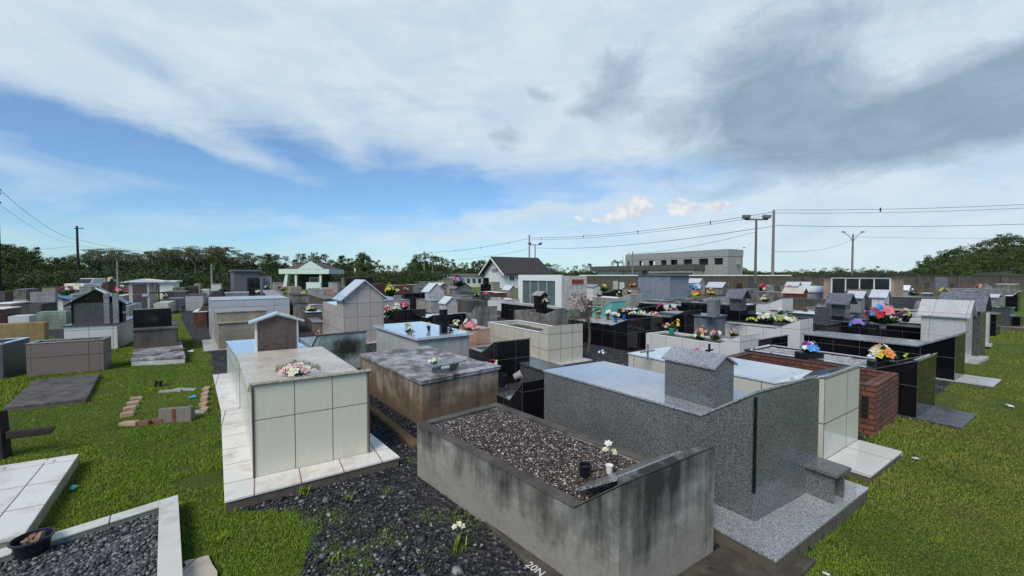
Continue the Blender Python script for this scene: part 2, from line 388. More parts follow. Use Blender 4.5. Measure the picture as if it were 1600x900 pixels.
def tomb(name, label, fr, style='flat', bm=None, lm=None, h1=None, h2=None, s=.5, lid=(.03, .02), plinth=None, fill=None, t=.07, depth=.05, cat='grave', group=GT, bevel=.004, rimw=None, sides=None, fkind=None):
    W, L = fr['W'], fr['L']; mp = fr.get('mp'); h2 = fr['h2'] if h2 is None else h2
    if style in ('flat', 'open'): h1 = h2
    elif h1 is None: h1 = h2*.78
    s = min(s, L*.45); root = thing(name, label, cat, fr['O'], fr['rz'], group)
    z0 = 0
    if plinth:
        zp, ef, es, pm = plinth[:4]; z0 = zp
        MB().box(-es, W+es, -ef, L+es*.3, -.03, zp-.02).build('plinth_base', CON_K, root, mp)
        MB().box(-es-.005, W+es+.005, -ef-.005, L+es*.3, zp-.02, zp).build('plinth', pm, root, mp, bevel=.003)
        foot(fr, es, ef)
    else: foot(fr)
    lt, lo = lid if lid else (0, 0)
    if style == 'flat': b = MB().box(0, W, 0, L, z0-.02, h1-lt)
    elif style == 'wing': b = MB().prism([(0, z0-.02), (L, z0-.02), (L, h1-lt), (s, h1-lt), (0, h2-lt)], 0, W)
    elif style in ('open', 'openwing'):
        zb = h1-depth-.06; e = (lt if lm else 0)
        b = MB()
        for x0, x1 in ((0, t), (W-t, W)):
            if style == 'open': b.box(x0, x1, 0, L, z0-.02, h1-e)
            else: b.prism([(0, z0-.02), (L, z0-.02), (L, h1-e), (s, h1-e), (0, h2-e)], x0, x1)
        hf = h2-e if style == 'openwing' else h1-e
        b.box(t, W-t, 0, t, z0-.02, hf); b.box(t, W-t, L-t, L, z0-.02, h1-e)
    body = b.build('body', bm, root, mp, bevel=bevel)
    if sides: body['label'] = sides
    if lm and style == 'flat':
        MB().box(-lo, W+lo, -lo, L+lo, h1-lt+.001, h1).build('cover', lm, root, mp, bevel=.003)
    elif lm and style == 'wing':
        k = (h2-h1)/s
        MB().prism([(-lo, h2+k*lo-lt+.001), (s, h1-lt+.001), (L+lo, h1-lt+.001), (L+lo, h1), (s, h1), (-lo, h2+k*lo)], -lo, W+lo).build('cover', lm, root, mp, bevel=.003)
    elif lm:
        r = (rimw or t)+.005; b = MB(); e = .002; q = lt
        if style == 'open':
            for x0, x1 in ((-lo, r), (W-r, W+lo)): b.box(x0, x1, -lo, L+lo, h1-q+e, h1)
            b.box(r, W-r, -lo, r, h1-q+e, h1); b.box(r, W-r, L-r, L+lo, h1-q+e, h1)
        else:
            k = (h2-h1)/s
            pr = [(-lo, h2+k*lo-q+e), (s, h1-q+e), (L+lo, h1-q+e), (L+lo, h1), (s, h1), (-lo, h2+k*lo)]
            for x0, x1 in ((-lo, r), (W-r, W+lo)): b.prism(pr, x0, x1)
            b.prism([(-lo, h2+k*lo-q+e), (r, h2-k*r-q+e), (r, h2-k*r), (-lo, h2+k*lo)], r, W-r)
            b.box(r, W-r, L-r, L+lo, h1-q+e, h1)
        b.build('rim', lm, root, mp, bevel=.002)
    if style in ('open', 'openwing'):
        zf = h1-depth
        nx, ny = 10, 18; vs = []; b = MB()
        g = [[(t*.9+(W-1.8*t)*i/nx, t*.9+(L-1.8*t)*j/ny, zf+rnd.uniform(-.008, .012)) for i in range(nx+1)] for j in range(ny+1)]
        for j in range(ny):
            for i in range(nx): b.poly([g[j][i], g[j][i+1], g[j+1][i+1], g[j+1][i]])
        b.build('bed', fill or SOIL, root, mp)
    fr.update(root=root, h1=h1, h2=h2, z0=z0, s=s, style=style)
    return fr
def T(name, label, spec, style='flat', bm=None, lm=None, rot=0, W=None, L=None, side=None, h1y=None, **k):
    fr = frame(spec, rot, W, L, side)
    if h1y is not None:                     # photo row of the low edge where it meets the slope
        s = k.get('s', .5); p = wpt(fr, 0 if spec[1] > 391 else fr['W'], s); k['h1'] = zat(h1y, p.y)
    return tomb(name, label, fr, style, bm, lm, **k)
def local(fr, px, py, z):
    d = P(px, py, z)-fr['O']; return d.dot(fr['u']), d.dot(fr['v'])
def shrine_px(fr, xl, xc, xr, ye, yb, wm, rm, rise=.4, z=None, right=None, **k):
    """gabled house standing on a grave: near bottom corner at (xc,yb) on height z"""
    z = fr['h1'] if z is None else z
    g = P(xc, yb, z); u, v = fr['u'], fr['v']
    right = (xc < 360) if right is None else right
    if right: W = ext(g, -u, xl); L = ext(g, v, xr); O = g-u*W
    else: W = ext(g, u, xr); L = ext(g, v, xl); O = g
    if not (.03 < W < 6 and .03 < L < 6): print('CHECK shrine', xl, xc, xr, round(W, 2), round(L, 2))
    W = min(max(W, .08), 3); L = min(max(L, .08), 3)
    zt = zat(ye, g.y); d = O-fr['O']; x, y = d.dot(u), d.dot(v)
    return gable(fr['root'], x, x+W, y, y+L, z, zt, zt+W*rise, wm, rm, **k), (x, y, W, L, zt)
def box_px(fr, name, xl, xc, xr, ye, yb, m, z=None, W=None, L=None, right=False, bevel=.003, parent=None, capm=None):
    z = fr['h1'] if z is None else z
    g = P(xc, yb, z); u, v = fr['u'], fr['v']
    if right: W = W or ext(g, -u, xl); L = L or ext(g, v, xr); O = g-u*W
    else: W = W or ext(g, u, xr); L = L or ext(g, v, xl); O = g
    W = min(max(W, .03), 4); L = min(max(L, .03), 4); zt = zat(ye, g.y); d = O-fr['O']; x, y = d.dot(u), d.dot(v)
    o = MB().box(x, x+W, y, y+L, z, zt-(.025 if capm else 0)).build(name, m, parent or fr['root'], bevel=bevel)
    if capm: MB().box(x-.02, x+W+.02, y-.02, y+L+.02, zt-.024, zt).build('cap', capm, o)
    return o
HOUSE_G = 'small gabled grave houses'
def house(label, spec, wm, rm, rise=.42, rot=0, W=None, L=None, side=None, name='grave_house', over=.05, base=None, **k):
    """free standing gabled grave house given by its eave row and base row"""
    fr = frame(spec, rot, W, L, side); foot(fr)
    root = thing(name, label, 'grave house', fr['O'], fr['rz'], HOUSE_G)
    z0 = 0
    if base:
        zb, eo, bm_ = base; MB().box(-eo, fr['W']+eo, -eo, fr['L']+eo, 0, zb).build('base', bm_, root); z0 = zb
    gable(root, 0, fr['W'], 0, fr['L'], z0, fr['h2'], fr['h2']+fr['W']*rise, wm, rm, over=over, name='walls', **k)
    fr.update(root=root, h1=fr['h2']); return fr
def cross(label, loc, h, arm, th, m, rz=None, name='grave_cross', cat='cross', za=.68, group='crosses among the graves', flare=0):
    r = thing(name, label, cat, loc, R(ANG) if rz is None else rz, group)
    MB().box(-th/2, th/2, -th/2, th/2, 0, h).build('upright', m, r, bevel=.003)
    MB().box(-arm/2, arm/2, -th/2-.003, th/2+.003, h*za-th/2, h*za+th/2).build('crossbar', m, r, bevel=.003)
    return r
def slab_stone(label, px, yb, ytop, wpx, z, m, th=.07, top='flat', rot=0, name='headstone', base=None, tilt=0):
    p = P(px, yb, z); h = zat(ytop, p.y)-z; w = wpx/F*p.y
    r = thing(name, label, 'headstone', p, R(ANG*.5+rot), 'headstones among the graves')
    x = w/2
    if top == 'arch': pr = [(-x, 0), (x, 0)]+[(x*math.cos(a), h-x*.8+x*.8*math.sin(a)) for a in [i*math.pi/10 for i in range(11)]]
    elif top == 'slant': pr = [(-x, 0), (x, 0), (x, h*.8), (-x, h)]
    elif top == 'gable': pr = [(-x, 0), (x, 0), (x, h*.75), (0, h), (-x, h*.75)]
    else: pr = [(-x, 0), (x, 0), (x, h), (-x, h)]
    MB().prism(pr, 0, th, 'y').build('stone', m, r, bevel=.004)
    if base: MB().box(-x-.05, x+.05, -.05, th+.05, -.001, .06).build('base', base, r)
    return r

# ------------------------------------------------------------------ flowers
FL = 'artificial flowers left on the graves'
def blossom(V, Fc, c, n, r, rr, petals=6):
    n = n.normalized(); a = n.cross(Vector((0, 0, 1)) if abs(n.z) < .9 else Vector((1, 0, 0))).normalized(); b = n.cross(a)
    for ring, (k, ln, up) in enumerate(((petals, 1.0, .25), (max(4, petals-2), .62, .6))):
        ph = rr.uniform(0, 6)
        for i in range(k):
            t = ph+2*math.pi*i/k; d = a*math.cos(t)+b*math.sin(t); e = a*-math.sin(t)+b*math.cos(t)
            L = r*ln*rr.uniform(.85, 1.15); w = L*.42
            i0 = len(V)
            V += [c+n*.004, c+d*L*.5+e*w+n*L*up*.8, c+d*L+n*L*up, c+d*L*.5-e*w+n*L*up*.8]
            Fc.append((i0, i0+1, i0+2, i0+3))
def bouquet(label, p, spread=.14, height=.16, cols=('white',), n=10, r=.035, pot=None, seed=0, petals=6, name=None, leaves=True, flat=False):
    rr = random.Random(seed+int(p[0]*77)+int(p[1]*31)); root = thing(name or ('flower_pot' if pot else 'flower_bunch'), label, 'flowers', p, 0, FL)
    z0 = 0
    if pot:
        pm, pr, ph = pot[:3]; z0 = ph
        if len(pot) > 3: MB().box(-pr*1.9, pr*1.9, -pr*.8, pr*.8, 0, ph).build('pot', pm, root, bevel=.008)
        else: MB().lathe([(pr*.72, 0), (pr*.95, ph*.93), (pr*1.06, ph*.94), (pr*1.06, ph), (pr*.9, ph), (pr*.88, ph*.85)], seg=14).build('pot', pm, root)
    pts = []
    for i in range(n):
        a = rr.uniform(0, 2*math.pi); q = math.sqrt(rr.random()); c = Vector((math.cos(a)*q*spread, math.sin(a)*q*spread*.8, z0+height*(1-.55*q*q)*rr.uniform(.75, 1.05)))
        if flat: c.z = z0+rr.uniform(.02, height)
        pts.append(c)
    for ci, col in enumerate(cols):
        V = []; Fc = []
        for i in range(ci, n, len(cols)):
            c = pts[i]; nn = Vector((c.x*3, c.y*3-.06, .12+rr.random()*.15)); blossom(V, Fc, c, nn, r*rr.uniform(.8, 1.2), rr, petals)
        if V: npmesh('blossoms', np.array([tuple(v) for v in V]), np.array(Fc), PET[col], root)
    if leaves:
        V = []; Fc = []
        for i in range(n*3):
            a = rr.uniform(0, 2*math.pi); o = Vector((rr.uniform(-.4, .4)*spread, rr.uniform(-.4, .4)*spread, z0*.9)); d = Vector((math.cos(a), math.sin(a), rr.uniform(.3, 1.6))).normalized()
            L = max(.04, height*rr.uniform(.45, .95)); e = d.cross(Vector((0, 0, 1))).normalized()*L*.13; i0 = len(V)
            V += [o-e*.3, o+d*L*.5-e, o+d*L+Vector((0, 0, -L*.15)), o+d*L*.5+e]; Fc.append((i0, i0+1, i0+2, i0+3))
        npmesh('leaves', np.array([tuple(v) for v in V]), np.array(Fc), GREEN_L, root)
    return root
def fl(label, px, py, z, size=1.0, **k):
    """flowers standing at photo position on a surface of height z; size = width in photo pixels"""
    p = P(px, py, z); w = size/F*p.y
    k.setdefault('spread', w*.46); k.setdefault('height', w*.78); k.setdefault('r', w*.15)
    if 'n' in k: k['n'] = int(k['n']*1.35)
    return bouquet(label, p, **k)
# ================================================================== FRONT GRAVES
# white tiled grave in front, left
u5, v5 = axes(5.5)
def hero_frame(c0, c1, b0, zc):
    """front-left, front-right, back-left corners given as photo positions at height zc"""
    f0, f1, bb = P(*c0, zc), P(*c1, zc), P(*b0, zc)
    return f0, f1, bb, bb+(f1-f0)
f0, f1, bb, b1 = hero_frame((398, 746), (576, 707), (376, 640), .10)
b1 = f1+(bb-f0)*1.0
frA = qframe(f0, f1, b1, bb)
frA['h2'] = zat(598, f0.y+.02)
A = tomb('raised_tomb', 'ivory tiled grave in the foreground, six large tiles on its front, beige stone top', frA, 'wing', A_TILE, PINKG, h2=frA['h2'], h1=frA['h2']-.085, s=.16, lid=(.025, .03))
# its tiled ledge
s0, s1, sb = P(352, 782, .10), P(623, 713, .10), P(346, 643, .10)
W_, L_ = A['W'], A['L']
def ledge(fr, pts, zt, topm, sidem, parent):
    inv = lambda p: ((p-fr['O']).dot(fr['u']), (p-fr['O']).dot(fr['v']))
    q = [inv(p) for p in pts]
    MB().hexa([(a, b, -.03) for a, b in q]+[(a, b, zt-.018) for a, b in q]).build('plinth_base', sidem, parent)
    cx = sum(a for a, b in q)/4; cy = sum(b for a, b in q)/4
    q2 = [(cx+(a-cx)*1.008, cy+(b-cy)*1.008) for a, b in q]
    MB().hexa([(a, b, zt-.018) for a, b in q2]+[(a, b, zt) for a, b in q2]).build('plinth', topm, parent, bevel=.002)
    FOOT.append([tuple(p[:2]) for p in pts])
sbr = P(576, 675, .10); dr = (sbr-s1).normalized(); sbr = s1+dr*(sb-s0).length
ledge(A, [s0, s1, sbr, sb], .10, A_SLAB, CON_K, A['root'])
for x in (-.012, A['W']):
    MB().box(x, x+.012, -.012, .0, .10, A['h2']-.03).build('edge_strip', plain('brown_edge', (.10, .06, .045), .5), A['root'])
# second grave behind it with the gabled headstone
f0, f1, bb, b1 = hero_frame((373, 561), (492, 550), (354, 533), .72)
frB = qframe(f0, f1, bb+(f1-f0), bb); frB['h2'] = .72
B = tomb('raised_tomb', 'white grave with a polished white top carrying a large gabled stone of brown granite', frB, 'flat', PALEBLUE, MARBLE_TOP, lid=(.03, .015))
q0, q1, q2, q3 = P(346, 641, .10), P(372, 641, .10), P(362, 584, .10), P(333, 585, .10)
e = (B['u']*(B['W']+.15))
ledge(B, [q0, q0+e, q3+e, q3], .095, A_SLAB, CON_K, B['root'])
x, y = local(B, 403, 555, .72); x2, y2 = local(B, 464, 551, .72)
zt = zat(503, P(403, 555, .72).y); zr = zat(491, P(430, 553, .72).y)
gable(B['root'], x-.03, x2+.03, y, y+.14, .72, zt, zr, WHITEP, MARBLE_TOP, over=.07, t=.025, name='headstone', panel=(BROWNG, .028), label='brown granite panel in a white gabled frame')

# ochre stained concrete grave
f0 = P(659, 672, 0)
hC = zat(598, f0.y); C0, C1, CB = P(659, 596, hC), P(779, 573, hC), P(563, 553, hC)
frC = qframe(C0, C1, CB+(C1-C0), CB); frC['h2'] = hC
Cc = tomb('raised_tomb', 'ochre stained concrete grave with a lichen covered slab and a low stone stand on top', frC, 'flat', CON_C, CON_CT, lid=(.035, .02))
MB().box(-.028, Cc['W']+.028, -.028, .34, hC+.001, hC+.016).build('front_slab', CON_CT, Cc['root'], frC['mp'], bevel=.004)
st = thing('stone_stand', 'low stone stand with a slanting top on the lichen covered slab', 'stand', wpt(Cc, .40, .20, hC+.016), Cc['rz']-R(2))
MB().hexa([(-.20, -.13, .095), (.27, -.13, .115), (.27, .14, .115), (-.20, .14, .085), (-.20, -.13, .115), (.27, -.13, .135), (.27, .14, .135), (-.20, .14, .105)]).build('top', MIDG, st, bevel=.003)
for x in (-.10, .16): MB().box(x, x+.025, -.09, .10, 0, .098).build('support', MIDG, st)
bouquet('faded white flowers lying on the slanting stone stand', st.matrix_basis @ Vector((-.10, .03, .118)), .085, .06, ('white', 'cream'), 14, .03, seed=3, flat=True)

# weathered concrete grave with pebbles
hD1, hD2 = .48, .72
d0 = P(967, 757, hD2); d1 = P(1118, 695, hD2); dl = P(903, 785, hD1); db = P(651, 661, hD1); dr = P(776, 629, hD1)
frD = qframe(d0, d1, dr, db)
Dd = tomb('raised_tomb', 'weathered concrete grave nearest the camera, filled with brown and white pebbles', frD, 'openwing', CON_D, CON_K, h1=hD1, h2=hD2, s=.30, t=.075, lid=(.012, .006), depth=.035, fill=SOIL, bevel=.008)
MB().prism([(.13, hD2-.07), (.165, hD2-.07), (.40, hD1+.028), (.365, hD1+.028)], .12, Dd['W']-.10).build('loose_stone_strip', MIDG, Dd['root'], frD['mp'])
frP = dict(frD)
ft = thing('grave_footing', 'muddy concrete footing around the pebble filled grave with white painted figures', 'footing', Dd['O'], Dd['rz'])
fb = MB(); Wd, Ld = Dd['W'], Dd['L']
fb.box(-.17, 0, -.4, Ld+.12, -.02, .035); fb.box(0, Wd+.45, -.4, 0, -.02, .034)
fb.build('slab', concrete('muddy_concrete', (.09, .078, .06), dark=(.028, .022, .016), h=5, amt=.8, top=0, foot=0), ft, bevel=.01)
def text(s, size, m, parent, loc, rot, name='lettering', ex=.001):
    cu = bpy.data.curves.new(name, 'FONT'); cu.body = s; cu.size = size; cu.extrude = ex; cu.align_x = 'CENTER'
    o = bpy.data.objects.new('tmp', cu); C.objects.link(o); dg = bpy.context.evaluated_depsgraph_get()
    me = bpy.data.meshes.new_from_object(o.evaluated_get(dg)); bpy.data.objects.remove(o)
    t = bpy.data.objects.new(name, me); C.objects.link(t); me.materials.clear(); me.materials.append(m); t.parent = parent; t.location = loc; t.rotation_euler = rot; return t
pw = P(832, 892, .036); lx, ly = (pw-Dd['O']).dot(Dd['u']), (pw-Dd['O']).dot(Dd['v'])
text('20N', .075, WHITEP, ft, (lx, ly, .036), (0, 0, R(-80)), 'painted_figures', .0005)
pt = P(914, 747, hD1-.035)
r = thing('flower_pot', 'empty black plastic pot standing on the pebbles', 'pot', pt, 0, FL)
MB().lathe([(.030, 0), (.040, .085), (.044, .086), (.044, .094), (.038, .094), (.036, .07), (.0, .07)], seg=20).build('pot', BLACKPL, r, smooth=False)
pt = P(952, 741, hD1-.035)
r = bouquet('white flowers in a small white bucket on the pebbles', pt, .05, .15, ('white', 'cream'), 8, .026, pot=(plain('white_plastic', (.72, .72, .70), .4, .05), .026, .065), seed=5, leaves=False)

# grey granite grave
zE = .12
e0 = P(1175, 813, zE); e1 = P(1271, 760, zE); u = (e1-e0).normalized()
hE2 = zat(612, e0.y); hE1 = .76
eb = P(850, 578, hE1); eb.z = 0; e0.z = e1.z = 0
frE = qframe(e0, e0+u*.88, eb+u*.88, eb)
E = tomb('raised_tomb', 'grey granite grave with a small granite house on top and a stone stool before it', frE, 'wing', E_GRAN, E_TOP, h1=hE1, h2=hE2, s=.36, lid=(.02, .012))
MB().box(-.016, -.002, -.022, -.006, zE+.20, hE2-.03).build('corner_shade_strip', BLACK, E['root'], frE['mp'])  # edge shadow and dark reflection of the front plate, put in as black strip
MB().box(-.006, E['W']+.006, -.02, .0, zE, hE2-.022).build('front_plate', E_GRAN, E['root'], frE['mp'])
p0, p1, p2 = P(1212, 874, zE), P(1356, 762, zE), P(1120, 824, zE)
dl_ = (p2-p0).normalized(); ledge(E, [p0, p1, p1+dl_*1.5, p0+dl_*1.5], zE, E_TOP, CON_K, E['root'])
x, y = local(E, 1108, 640, hE1); 
g = P(1108, 640, hE1); print('E house', x, y)
hx = max(.15, min(x, .6)); hy = y
wE, lE = .20, .42
ze = zat(573, g.y); zr = zat(556, g.y)
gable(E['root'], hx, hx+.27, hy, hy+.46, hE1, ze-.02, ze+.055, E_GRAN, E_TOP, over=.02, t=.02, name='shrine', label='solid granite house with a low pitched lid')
g = P(1306, 785, zE); x, y = local(E, 1302, 788, zE)
sroot = MB().box(x-.0, x+.022, y, y+.26, zE, zE+.21).box(x+.16, x+.182, y, y+.26, zE, zE+.21).box(x+.022, x+.16, y+.22, y+.24, zE, zE+.21).build('stool', E_GRAN, E['root'])
MB().box(x-.03, x+.21, y-.03, y+.29, zE+.21, zE+.235).build('stool_top', E_GRAN, sroot, bevel=.002)

# cream grave behind with polished white top
zH = .08
Hh = T('raised_tomb', 'cream tiled grave with polished white top, between the grey granite and brick graves', (983, 1286, 1347, 586, 733), 'wing', CREAM_BIG, MARBLE_TOP, rot=1, s=.42, plinth=(zH, .34, .0, tile('cream_slab', (.66, .65, .60), .55, .45, stain=.2, rough=.12)), lid=(.018, .012), h1=.72)
cross('black cross rising from the polished white top behind the granite house', P(1108, 563, Hh['h1']), .21, .14, .022, BLACK, za=.62)
cross('thin grey cross leaning at the far end of the polished white top', P(1012, 562, Hh['h1']), .20, .26, .02, MIDG, za=.55)
fl('single magenta flower just left of the black cross', 1087, 556, Hh['h1'], 22, cols=('magenta',), n=4, height=.10, r=.045)
# red brick grave
I = T('raised_tomb', 'unfinished grave of bare red hollow bricks beside the black glossy grave', (1115, 1367, 1409, 604, 683), 'open', BRICK, BRICK, rot=4, t=.12, lid=(.02, .001), depth=.45)
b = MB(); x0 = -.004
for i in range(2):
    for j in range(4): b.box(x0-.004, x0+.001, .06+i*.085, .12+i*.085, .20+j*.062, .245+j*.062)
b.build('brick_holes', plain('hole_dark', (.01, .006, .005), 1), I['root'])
# black tile grave with gravel
J = T('raised_tomb', 'black glossy tiled grave with a light gravel bed, next to the brick grave', (1165, 1432, 1467, 563, 657), 'openwing', BLACKT, BLACKLID, rot=1, t=.07, s=.42, h1=.57, lid=(.015, .01), depth=.03, fill=LIGHTG, plinth=(.03, .38, .0, DARKG))
fl('blue and purple flowers in a dark rectangular pot on the light gravel', 1264, 559, J['h1'], 38, cols=('blue', 'purple', 'white'), n=18, pot=(BLACKPL, .09, .09, 1), spread=.13, height=.14, r=.05)
fl('white, yellow and red flowers in a black pot on the light gravel', 1379, 573, J['h1'], 40, cols=('white', 'orange', 'yellow', 'white'), n=12, pot=(BLACKPL, .085, .08, 1), spread=.12, height=.19, r=.07)
# black grave with mirror top
K = T('raised_tomb', 'black tiled grave with a mirror polished grey top, beside the marble grave house', (1258, 1491, 1508, 523, 599), 'wing', BLACKT, MIDG, rot=1, W=.75, s=.45, h1=.575, lid=(.03, .03), plinth=(.05, .42, .0, MARBLE2))
MATS['black_tile']
fl('yellow green flower behind the black slanting front', 1420, 561, J['h1']-.02, 14, cols=('green',), n=3)
# marble grave house and neighbours to the right
Lh = house('tall grave house of light veined marble behind the mirror topped grave', (1441, 1508, 1521, 493, 565), MARBLE2, MARBLE2, rot=0, L=None, W=.55, over=.06, rise=.5, base=(.06, .22, MARBLE2))
Mh = house('dark grave house with a wide slate grey roof and an olive front', (1473, 1529, 1538, 482, 561), DARKG, SLATE, W=.6, rise=.5, over=.08)
slab_stone('narrow white post like stone at the edge of the right lawn', 1545, 541, 490, 14, .05, MARBLE2, th=.12, rot=20, base=MARBLE2)
# ================================================================== MIDDLE FIELD
BB = T('raised_tomb', 'mossy grey marble grave with a black blotch on its front', (467, 498, 571, 523, 583), 'wing', MOSSM, MIDG, s=.55, rot=4, h1y=541, lid=(.02, .02))
CCm = T('raised_tomb', 'large grey veined marble grave with a thick polished white slab', (582, 654, 733, 527, 585), 'flat', MARBLE, MARBLE_TOP, lid=(.05, .06), rot=4, L=2.3)
h = CCm['h2']
rt = thing('black_cross', 'black polished cross standing on the thick white marble slab', 'cross', P(693, 521, h), R(ANG+4), 'crosses among the graves')
hh = zat(483, P(693, 521, h).y)-h
MB().box(-.065, .065, -.05, .05, 0, hh).build('upright', BLACK, rt, bevel=.004); MB().box(-.20, .20, -.053, .053, hh*.52, hh*.78).build('crossbar', BLACK, rt, bevel=.004)
fl('dried brown and white flowers on the thick marble slab', 640, 521, h, 18, cols=('dry', 'white'), n=9, flat=True)
fl('small black pot with pink flowers left of the black cross', 670, 517, h, 11, cols=('pink', 'palepink'), n=6, pot=(BLACKPL, .035, .07))
fl('pink and white flowers right of the black cross', 704, 518, h, 14, cols=('palepink', 'white'), n=8)
fl('white flowers between the marble slab and the grey concrete graves', 713, 512, .62, 16, cols=('cream', 'white'), n=8)
EE = T('raised_tomb', 'open cream tiled grave with white rim and bare soil inside', (762, 857, 911, 510, 572), 'openwing', CREAM, WHITEP, s=.30, t=.06, h1y=519, lid=(.012, .004), depth=.10, fill=CON_K, plinth=(.04, .16, .12, MARBLE2))
PE = T('low_tomb', 'peach tiled grave beside the open cream one', (740, 746, 766, 512, 560), 'flat', PEACH, None, L=.9)
fl('big pink and white flowers on the peach tiled grave', 735, 517, PE['h2']+.02, 34, cols=('pink', 'white'), n=10, height=.22)
DDm = T('raised_tomb', 'black tiled grave with white rim and a slanting front, before the cream grave', (732, 772, 828, 534, 604), 'openwing', BLACKT, MIDG, s=.5, h1y=548, lid=(.02, .01), t=.07, depth=.03, fill=CON_K)
D2 = T('low_tomb', 'low black glossy grave with two pots, squeezed behind the pebble filled grave', (776, 816, 852, 597, 668), 'wing', BLACKT, BLACKLID, s=.4, h1y=620, lid=(.02, .01))
p = wpt(D2, .12, .9, D2['h1'])
r = thing('flower_pot', 'upright black pot on the low black grave', 'pot', P(784, 604, D2['h1']), 0, FL); MB().lathe([(.05, 0), (.065, .15), (.07, .15), (.07, .165), (.06, .165), (.055, .1)], seg=16).build('pot', BLACKPL, r)
r = thing('flower_pot', 'grey pot tipped over on the low black grave', 'pot', P(809, 592, D2['h1'])+Vector((0, 0, .05)), 0, FL); MB().lathe([(.045, -.06), (.06, .05), (.065, .05), (.065, .06), (.0, .03)], seg=16, tilt=Matrix.Rotation(R(65), 3, 'Y')).build('pot', CON_L, r)
fl('red and white flowers lying by the black tiled grave', 772, 570, .35, 22, cols=('red', 'cream'), n=6, height=.08)
D3 = T('low_tomb', 'low dark granite slab behind the two pots', (818, 846, 880, 577, 610), 'flat', DARKG, DARKG, L=1.2)
AAm = T('raised_tomb', 'taupe tiled grave ending in a full width gabled house', (502, 538, 599, 480, 541), 'flat', TAUPE, MARBLE_TOP, rot=3, lid=(.012, 0.0), plinth=(.04, .1, .12, MARBLE2), L=2.6)
gable(AAm['root'], -.004, AAm['W']+.004, -.006, .75, .03, zat(466, AAm['O'].y), zat(439, AAm['O'].y+.3), TAUPE, MARBLE_TOP, over=.09, t=.035, name='tiled_house')
FF = T('raised_tomb', 'black glossy grave with a tall flower bunch, right of the taupe tiled house', (578, 616, 665, 485, 524), 'wing', BLACKT, BLACKLID, s=.55, h1y=497, lid=(.02, .02))
for k, (x_, y_, c_, l_, w_) in enumerate([(606, 494, ('red', 'palepink'), 'dark red and pink flowers in a tall bunch on the black glossy grave', 19), (619, 487, ('cream', 'white'), 'cream flowers in the middle of the bunch on the black glossy grave', 18), (632, 484, ('pink', 'magenta'), 'bright pink flowers at the right on the black glossy grave', 16)]):
    fl(l_, x_, y_, FF['h1'], w_, cols=c_, n=14, height=.34, spread=.16, r=.065)
GG = T('raised_tomb', 'long black tiled grave with white gravel and a row of flower pots', (888, 981, 1036, 499, 549), 'openwing', BLACKT, BLACKLID, s=.5, t=.06, h1y=508, lid=(.015, .01), depth=.02, fill=LIGHTG)
HHm = T('raised_tomb', 'second black glossy grave behind the row of flower pots, with pink flowers', (985, 1070, 1096, 486, 533), 'openwing', BLACKT, BLACKLID, s=.5, t=.06, h1y=496, lid=(.015, .01), depth=.02, fill=MIDG)
pots = [(934, 497, ('dry', 'peach'), 'orange clay pot', plain('clay', (.35, .15, .08), .8)), (950, 499, ('palepink', 'white'), 'brown pot', plain('brown_pot', (.10, .05, .035), .7)), (962, 503, ('white', 'white'), 'blue pot', plain('blue_pot', (.01, .10, .40), .4)), (975, 498, ('pink', 'orange'), 'second blue pot', None)]
for i, (x_, y_, c_, l_, m_) in enumerate(pots):
    fl(f'{l_} of flowers in the row on the white gravel', x_, y_, GG['h1'], 16, cols=c_, n=8, pot=(m_ or MATS['blue_pot'], .055, .12), height=.15, spread=.10, r=.05)
for i, (x_, y_) in enumerate([(990, 493), (1003, 491), (1022, 493)]):
    fl(['cream flowers lying behind the blue pots', 'pale flowers at the back of the white gravel', 'small pink flowers by the grey top'][i], x_, y_, GG['h1'], 16, cols=(('cream', 'white'), ('cream',), ('palepink', 'white'))[i], n=9, height=.12)
fl('magenta flowers leaning on a white heart plaque', 1034, 486, HHm['h1'], 16, cols=('magenta', 'pink'), n=8, height=.26)
fl('pink flowers right of the white heart plaque', 1050, 488, HHm['h1'], 18, cols=('pink', 'red'), n=8, height=.16)
for i, (x_, y_) in enumerate([(1041, 486), (1053, 484)]):
    q = P(x_, y_, HHm['h1']); r = thing('heart_plaque', ['rounded white plaque behind the magenta flowers', 'white heart shaped plaque behind the pink flowers'][i], 'plaque', q, R(15), 'white memorial plaques')
    pr = [(-.07, .06), (0, 0), (.07, .06), (.10, .14), (.09, .19), (.05, .21), (0, .18 if i else .21), (-.05, .21), (-.09, .19), (-.10, .14)]
    MB().prism(pr, 0, .02, 'y').build('plate', WHITEP, r)
II = T('raised_tomb', 'white tiled open grave full of colourful flowers, in front of the black ones', (1010, 1156, 1190, 525, 575), 'openwing', PALEBLUE, WHITEP, s=.45, t=.06, h1y=537, lid=(.012, .004), depth=.05, fill=CON_K)
for i, (x_, y_, c_, w_, l_) in enumerate([(1026, 518, ('pink', 'palepink'), 14, 'pink flowers in the back corner of the white tiled grave'), (1041, 518, ('palepink', 'peach'), 18, 'tall pale pink flowers in the white tiled grave'), (1057, 519, ('yellow', 'orange'), 16, 'yellow lilies in a grey pot in the white tiled grave'), (1097, 525, ('orange', 'peach'), 22, 'orange flowers in the white tiled grave'), (1092, 531, ('white', 'cream'), 18, 'white flowers below the orange ones'), (1120, 531, ('pink', 'white', 'red'), 26, 'red and white lilies near the slanting front'), (1146, 526, ('palepink', 'peach'), 16, 'peach flowers by the slanting front wall')]):
    fl(l_, x_, y_, II['h1']-.04, w_, cols=c_, n=9, height=.22, pot=(CON_L, .05, .10) if i == 2 else None)
q = P(1049, 522, II['h1']-.04); r = thing('watering_pot', 'green plastic pot in the white tiled grave', 'pot', q, 0, FL); MB().lathe([(.055, 0), (.065, .14), (.07, .14), (.0, .12)], seg=12).build('pot', plain('green_plastic', (.01, .25, .14), .4), r)
